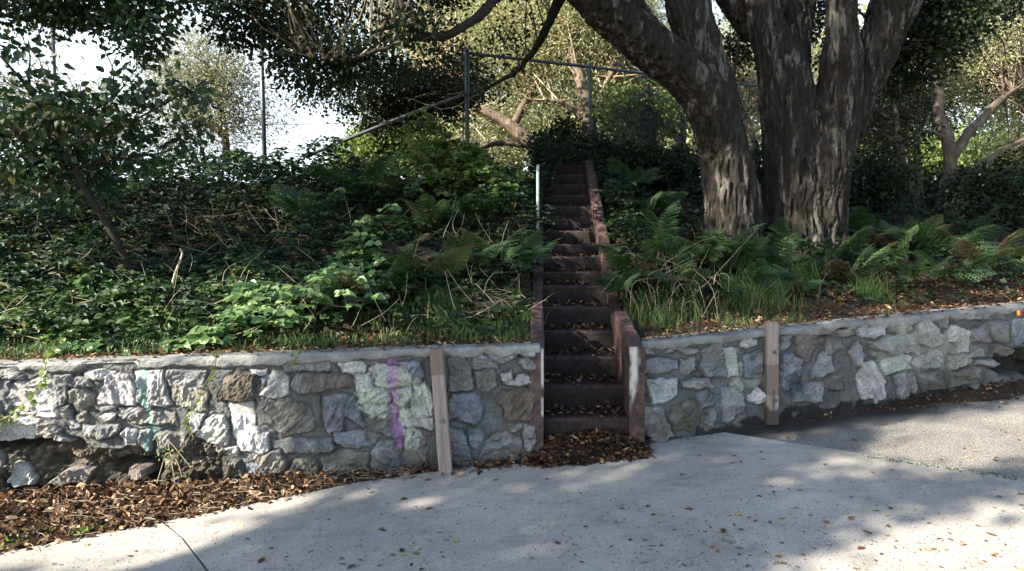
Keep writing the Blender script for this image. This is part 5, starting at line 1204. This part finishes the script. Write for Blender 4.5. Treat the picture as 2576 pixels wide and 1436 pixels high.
# drift between the left wall and the pavement
def slab_edge(X): 
    e = np.array([G(-1200, 1624)[:2], G(0, 1390)[:2], G(408, 1314)[:2], G(900, 1214)[:2], G(1360, 1172)[:2], G(1480, 1166)[:2], G(1640, 1148)[:2]]); return np.interp(X, e[:, 0], e[:, 1])
xs = np.linspace(-9, 1.0, 240); ts = np.linspace(0, 1, 24); X, T_ = np.meshgrid(xs, ts, indexing='ij'); ye = slab_edge(X) - .01; yb = Yw(X) + np.where(X > .2, .08, .06)
Y = ye + (yb - ye) * T_; wdt = np.clip((yb - ye), 0, 1)
def drift_z(X, Y):
    ye = slab_edge(X); t = np.clip((Y - ye) / (Yw(X) - ye + .01), 0, 1); base = gz(X, Y) - .012
    pile = np.interp(X, [-9, -3.4, -1.2, -.4, .15, .3, .85, .96, 1.1], [.085, .07, .02, .004, .02, .14, .14, .04, 0]) * np.minimum(t * 1.6, 1) ** .8
    return base + pile + .012 * fbm(np.c_[X.ravel() * 7, Y.ravel() * 7, X.ravel() * 0], 3, 760).reshape(X.shape) * np.minimum(t * 4, 1)
o = mesh('soil_strip', np.stack([X, Y, drift_z(X, Y)], -1).reshape(-1, 3), grid_faces(240, 24), M['soil'], smooth=True); o['kind'] = 'structure'
n_ = 21000; X = rg.uniform(-5.2, .95, n_); t_ = rg.random(n_) ** .9; ye = slab_edge(X); Y = ye - .03 + (Yw(X) - ye + .04) * t_ + rg.normal(size=n_) * .015
k = rg.random(n_) < np.clip((Yw(X) - ye) * 1.8 - .25, .10, 1); X, Y = X[k], Y[k]
litter('leaf_drift', 'deep drift of brown oak leaves between the left wall and the pavement', np.c_[X, Y, drift_z(X, Y) + rg.uniform(0, .03, len(X))], .036 * (.6 + 1.1 * rg.random(len(X)) ** 2), rg, .8, rn=rg.random(len(X)) ** 1.25)
n_ = 4200; X = rg.uniform(.12, .97, n_); Y = rg.uniform(4.1, 4.62, n_); k = Y > slab_edge(X) - .03; X, Y = X[k], Y[k]
litter('leaf_drift', 'dark leaves heaped at the foot of the steps', np.c_[X, Y, drift_z(X, Y) + rg.uniform(.0, .03, len(X))], .042, rg, rn=rg.random(len(X)) ** 2.2 * .8)  # leaf tones weighted to the darker browns
# litter on the strip behind the walls
X, Y = scatter(14000, -6, .2, .12, .9, rg, lambda X, Y: np.clip(1.3 - (Y - Yw(X) - .2) / .45, .15, 1))
litter('leaf_litter', 'brown leaf litter lying on the earth along the top of the left wall', np.c_[X, Y, bank(X, Y) + rg.uniform(0, .03, len(X))], .042, rg)
X, Y = scatter(19000, .93, 7, .10, 3.4, rg, lambda X, Y: np.clip(1.25 - (Y - Yw(X) - .3) / 2.6, .12, 1))
litter('leaf_litter', 'brown leaf litter over the bare ground behind the right wall', np.c_[X, Y, bank(X, Y) + rg.uniform(0, .02, len(X))], .036, rg, rn=rg.random(len(X)) ** 1.7)
X, Y = scatter(2600, -5, 6, -.02, .14, rg); k = rg.random(len(X)) < np.where(X > .8, .35, .22); X, Y = X[k], Y[k]
litter('coping_leaves', 'loose brown leaves strewn on top of the two wall copings', np.c_[X, Y, ztop(X) + .006 + rg.uniform(0, .01, len(X))], .038, rg, .25)
pos = []
for k in range(NST):
    m = int(260 * (1.0 if k < 8 else .5)); f = rg.random(m) ** .8; y = ST_Y[k] + .03 + .28 * f; x = st_xl(y) + .01 + rg.random(m) * .59; keep = rg.random(m) < .25 + .75 * f
    pos.append(np.c_[x, y, ST_Z[k] + .003 + f * rg.random(m) * .05][keep])
pos = np.concatenate(pos); litter('step_leaves', 'dark dead leaves gathered on the treads of the steps', pos, .042, rg, rn=rg.random(len(pos)) ** 1.8 * .85)
pos = np.array([G(rg.uniform(-50, 2650), rg.uniform(1190, 1470)) for _ in range(4200)]); yl = np.array([True] * len(pos)); k = (pos[:, 1] < slab_edge(pos[:, 0])) | (pos[:, 0] > .9); pos = pos[k]; pos[:, 2] += .003
litter('leaf_crumbs', 'tiny leaf crumbs and bits scattered over the pavement', pos, .009, rg, .2, 'leaf crumbs', rn=rg.random(len(pos)) * .7)
# individual leaves lying on the pavement
LM = []
for k in range(10):
    V, Fq, r = leaves('litter', np.array([[0, -.5, 0.]]), np.array([[0, 1, 0.]]), np.array([[0, 0, 1.]]), np.array([1.0]), np.array([[.3, .45, .55, .62, .7, .78, .85, .9, .95, .5][k]]), np.array([[.5, .8, 1.0, 1.3, .3, .7, 1.5, .6, .9, 1.1][k]]))
    V[:, 2] -= V[:, 2].min(); o = mesh('fallen_leaf', V, Fq, M['litter'], attrs={'rnd': r}); LM.append(o.data); bpy.data.objects.remove(o)
kk = 0
for i in range(900):
    px, py = rg.uniform(-20, 2600), rg.uniform(1010, 1434)
    p = G(px, py); onA = (px > 1860) and py < 1088 + (px - 1822) * .155
    if onA and (p[1] > Yw(p[0]) - .04): continue
    if not onA and (p[1] > slab_edge(p[0]) - .03 or py < 1110 or (py < 1395 - px * .19 and px < 1000)): continue
    if not onA and px > 1640 and p[1] > Yw(p[0]) - .05: continue
    if fbm(np.array([[p[0] * 1.2, p[1] * 1.2, 0]]), 2, 770)[0] < rg.uniform(-.7, .25): continue
    o = bpy.data.objects.new('fallen_leaf', LM[int(rg.integers(10))]); C.objects.link(o); p[2] += (.004 if not onA else -.002)
    s_ = float(np.clip(rg.lognormal(math.log(.028), .35), .014, .055)); o.location = p; o.scale = (s_, s_, s_ * rg.uniform(.5, 1.2)); o.rotation_euler = (rg.normal() * .12, rg.normal() * .12, rg.uniform(0, 6.28))
    tag(o, 'dry brown oak leaf lying loose on the grey asphalt' if onA else 'dry brown oak leaf lying loose on the pale concrete pavement', 'fallen leaf', 'loose leaves on the asphalt' if onA else 'loose leaves on the concrete'); kk += 1
    if kk >= 290: break

# ================================================================== FENCE REMAINS
fb = [P(146, 400, 9.4), P(668, 400, 9.4), P(1175, 400, 9.4), P(1485, 420, 10.1)]
ft = [P(131, 60, 9.35), P(655, 60, 9.35), P(1175, 128, 9.4), P(1485, 165, 10.1)]
fe = empty('wire_fence', (-3.6, 9.4, bank(-3.6, 9.4))); tag(fe, 'derelict steel wire fence with tall pipe posts along the crest of the bank', 'fence')
for a, b, r_ in zip(fb, ft, (.030, .032, .034, .024)):
    a = a.copy(); a[2] = bank(a[0], a[1]) - .1; V, Fq = tube([a, (a + b) / 2, b], [r_, r_, r_], 12); po = part('post', V, Fq, M['steel'], fe, smooth=True)
    V, Fq = tube([b, b + [0, 0, .03]], [r_ * 1.15, r_ * .7], 12); mesh('cap', V - np.array(fe.location), Fq, M['steel'], po, smooth=True)
a = fb[2].copy(); a[2] = bank(a[0], a[1]); V, Fq = tube([a + [-.06, 0, 0], ft[2] + [-.06, 0, -.9]], [.012, .012], 8); part('tension_bar', V, Fq, M['steel'], fe, smooth=True)
V, Fq = tube([ft[2] + [0, 0, -.03], ft[3] + [0, 0, -.02], P(1760, 200, 11.2), P(2000, 225, 12.2)], [.024] * 4, 10, n=30); part('rail', V, Fq, M['steel'], fe, smooth=True)
V, Fq = tube([P(770, 392, 9.2), P(850, 360, 9.25), P(1010, 295, 9.3), P(1172, 236, 9.38)], [.024] * 4, 10, n=30); part('fallen_rail', V, Fq, M['steel'], fe, smooth=True)
mb = MB()
for pts in ([(668, 313), (790, 312), (905, 308), (1170, 300)], [(146, 330), (400, 322), (664, 314)], [(668, 372), (740, 385), (800, 392)]):
    V, Fq = tube(PP(pts, 9.4), [.004] * 3, 4, n=60, cap=False); mb.add(V, Fq)
    c = catmull(PP(pts, 9.4), 40)
    for q in c[::2]:
        for s in (-1, 1): V, Fq = tube([q - [s * .012, 0, .02], q + [s * .012, 0, .02]], [.002, .002], 3, cap=False); mb.add(V, Fq)
wv, wf, _ = mb.get(); part('barbed_wire', wv, wf, M['steel'], fe)
# chain-link mesh sagging between the corner post and the trunk
mb = MB(); a0 = fb[3]; b0 = P(1770, 420, 11.2)
def cl(u, v): return a0 + (b0 - a0) * u + np.array([0, .06 * math.sin(u * 9 + v * 3), -a0[2] + bank(a0[0], a0[1]) + v])
Lw = np.linalg.norm(b0 - a0); st = .055; nn_ = int(Lw / st)
for i in range(-30, nn_):
    for s in (1, -1):
        u0 = i * st if s > 0 else (i + 30) * st; pts = [(u0 + s * v, v) for v in np.linspace(0, 1.55, 9)]; pts = [(u / Lw, v) for u, v in pts if 0 <= u <= Lw]
        if len(pts) > 1: V, Fq = tube([cl(*q) for q in pts], [.0022], 3, cap=False); mb.add(V, Fq)
wv, wf, _ = mb.get(); part('chain_link_mesh', wv, wf, M['steel'], fe)

# soil and debris banked against the foot of the right wall
xs = np.linspace(1.0, 9, 300); ts = np.linspace(0, 1, 14); X, T_ = np.meshgrid(xs, ts, indexing='ij'); wd_ = np.interp(xs, [1, 2, 3.2, 4, 9], [.05, .07, .09, .22, .4])[:, None] * (1 + .4 * fbm(np.c_[xs * 2.2, xs * 0, xs * 0], 3, 900))[:, None]
Y = Yw(X) + .05 - wd_ * T_; hh = np.interp(X, [1, 3.2, 4.0, 9], [.022, .035, .09, .14]) * (1 - T_) ** 1.3
Z = gz(X, Y) - .009 + hh + .01 * fbm(np.c_[X.ravel() * 14, Y.ravel() * 14, X.ravel() * 0], 3, 910).reshape(X.shape) * (1 - T_)
o = mesh('soil_strip', np.stack([X, Y, Z], -1).reshape(-1, 3), grid_faces(300, 14), M['soil'], smooth=True); o['kind'] = 'structure'
n_ = 2200; X = 1.0 + 5.5 * rg.random(n_) ** .8; t_ = rg.random(n_) ** 1.4; wd1 = np.interp(X, [1, 2, 3.2, 4, 9], [.07, .09, .12, .36, .5]); Y = Yw(X) - .0 - wd1 * t_
k = rg.random(n_) < np.clip(.25 + .6 * fbm(np.c_[X * 2, X * 0, X * 0], 3, 920) + .3 * (X > 3.9), .05, 1); X, Y, t_ = X[k], Y[k], t_[k]
litter('leaf_debris', 'dark leaves and debris along the foot of the right wall', np.c_[X, Y, gz(X, Y) + .002 + (1 - t_) * np.interp(X, [1, 3.2, 4.0, 9], [.02, .03, .08, .12])], .030, rg, rn=rg.random(len(X)) ** 1.8)

sp = []
for i in range(260):
    x = rg.uniform(-3.9, -.6); ye_ = float(slab_edge(np.array([x]))[0]); y = ye_ + rg.uniform(-.05, 1) * max(.05, float(Yw(x)) - ye_); a = np.array([x, y, float(drift_z(np.array([x]), np.array([y]))[0]) + .03]); d = rdir(1)[0] * [1, .8, .15]; L = rg.uniform(.05, .22)
    sp.append((a - d * L / 2, a + rg.normal(size=3) * .008, a + d * L / 2))
stalks('drift_twigs', 'thin twigs mixed into the leaf drift below the left wall', 'twigs', sp, rg, r=.0016)
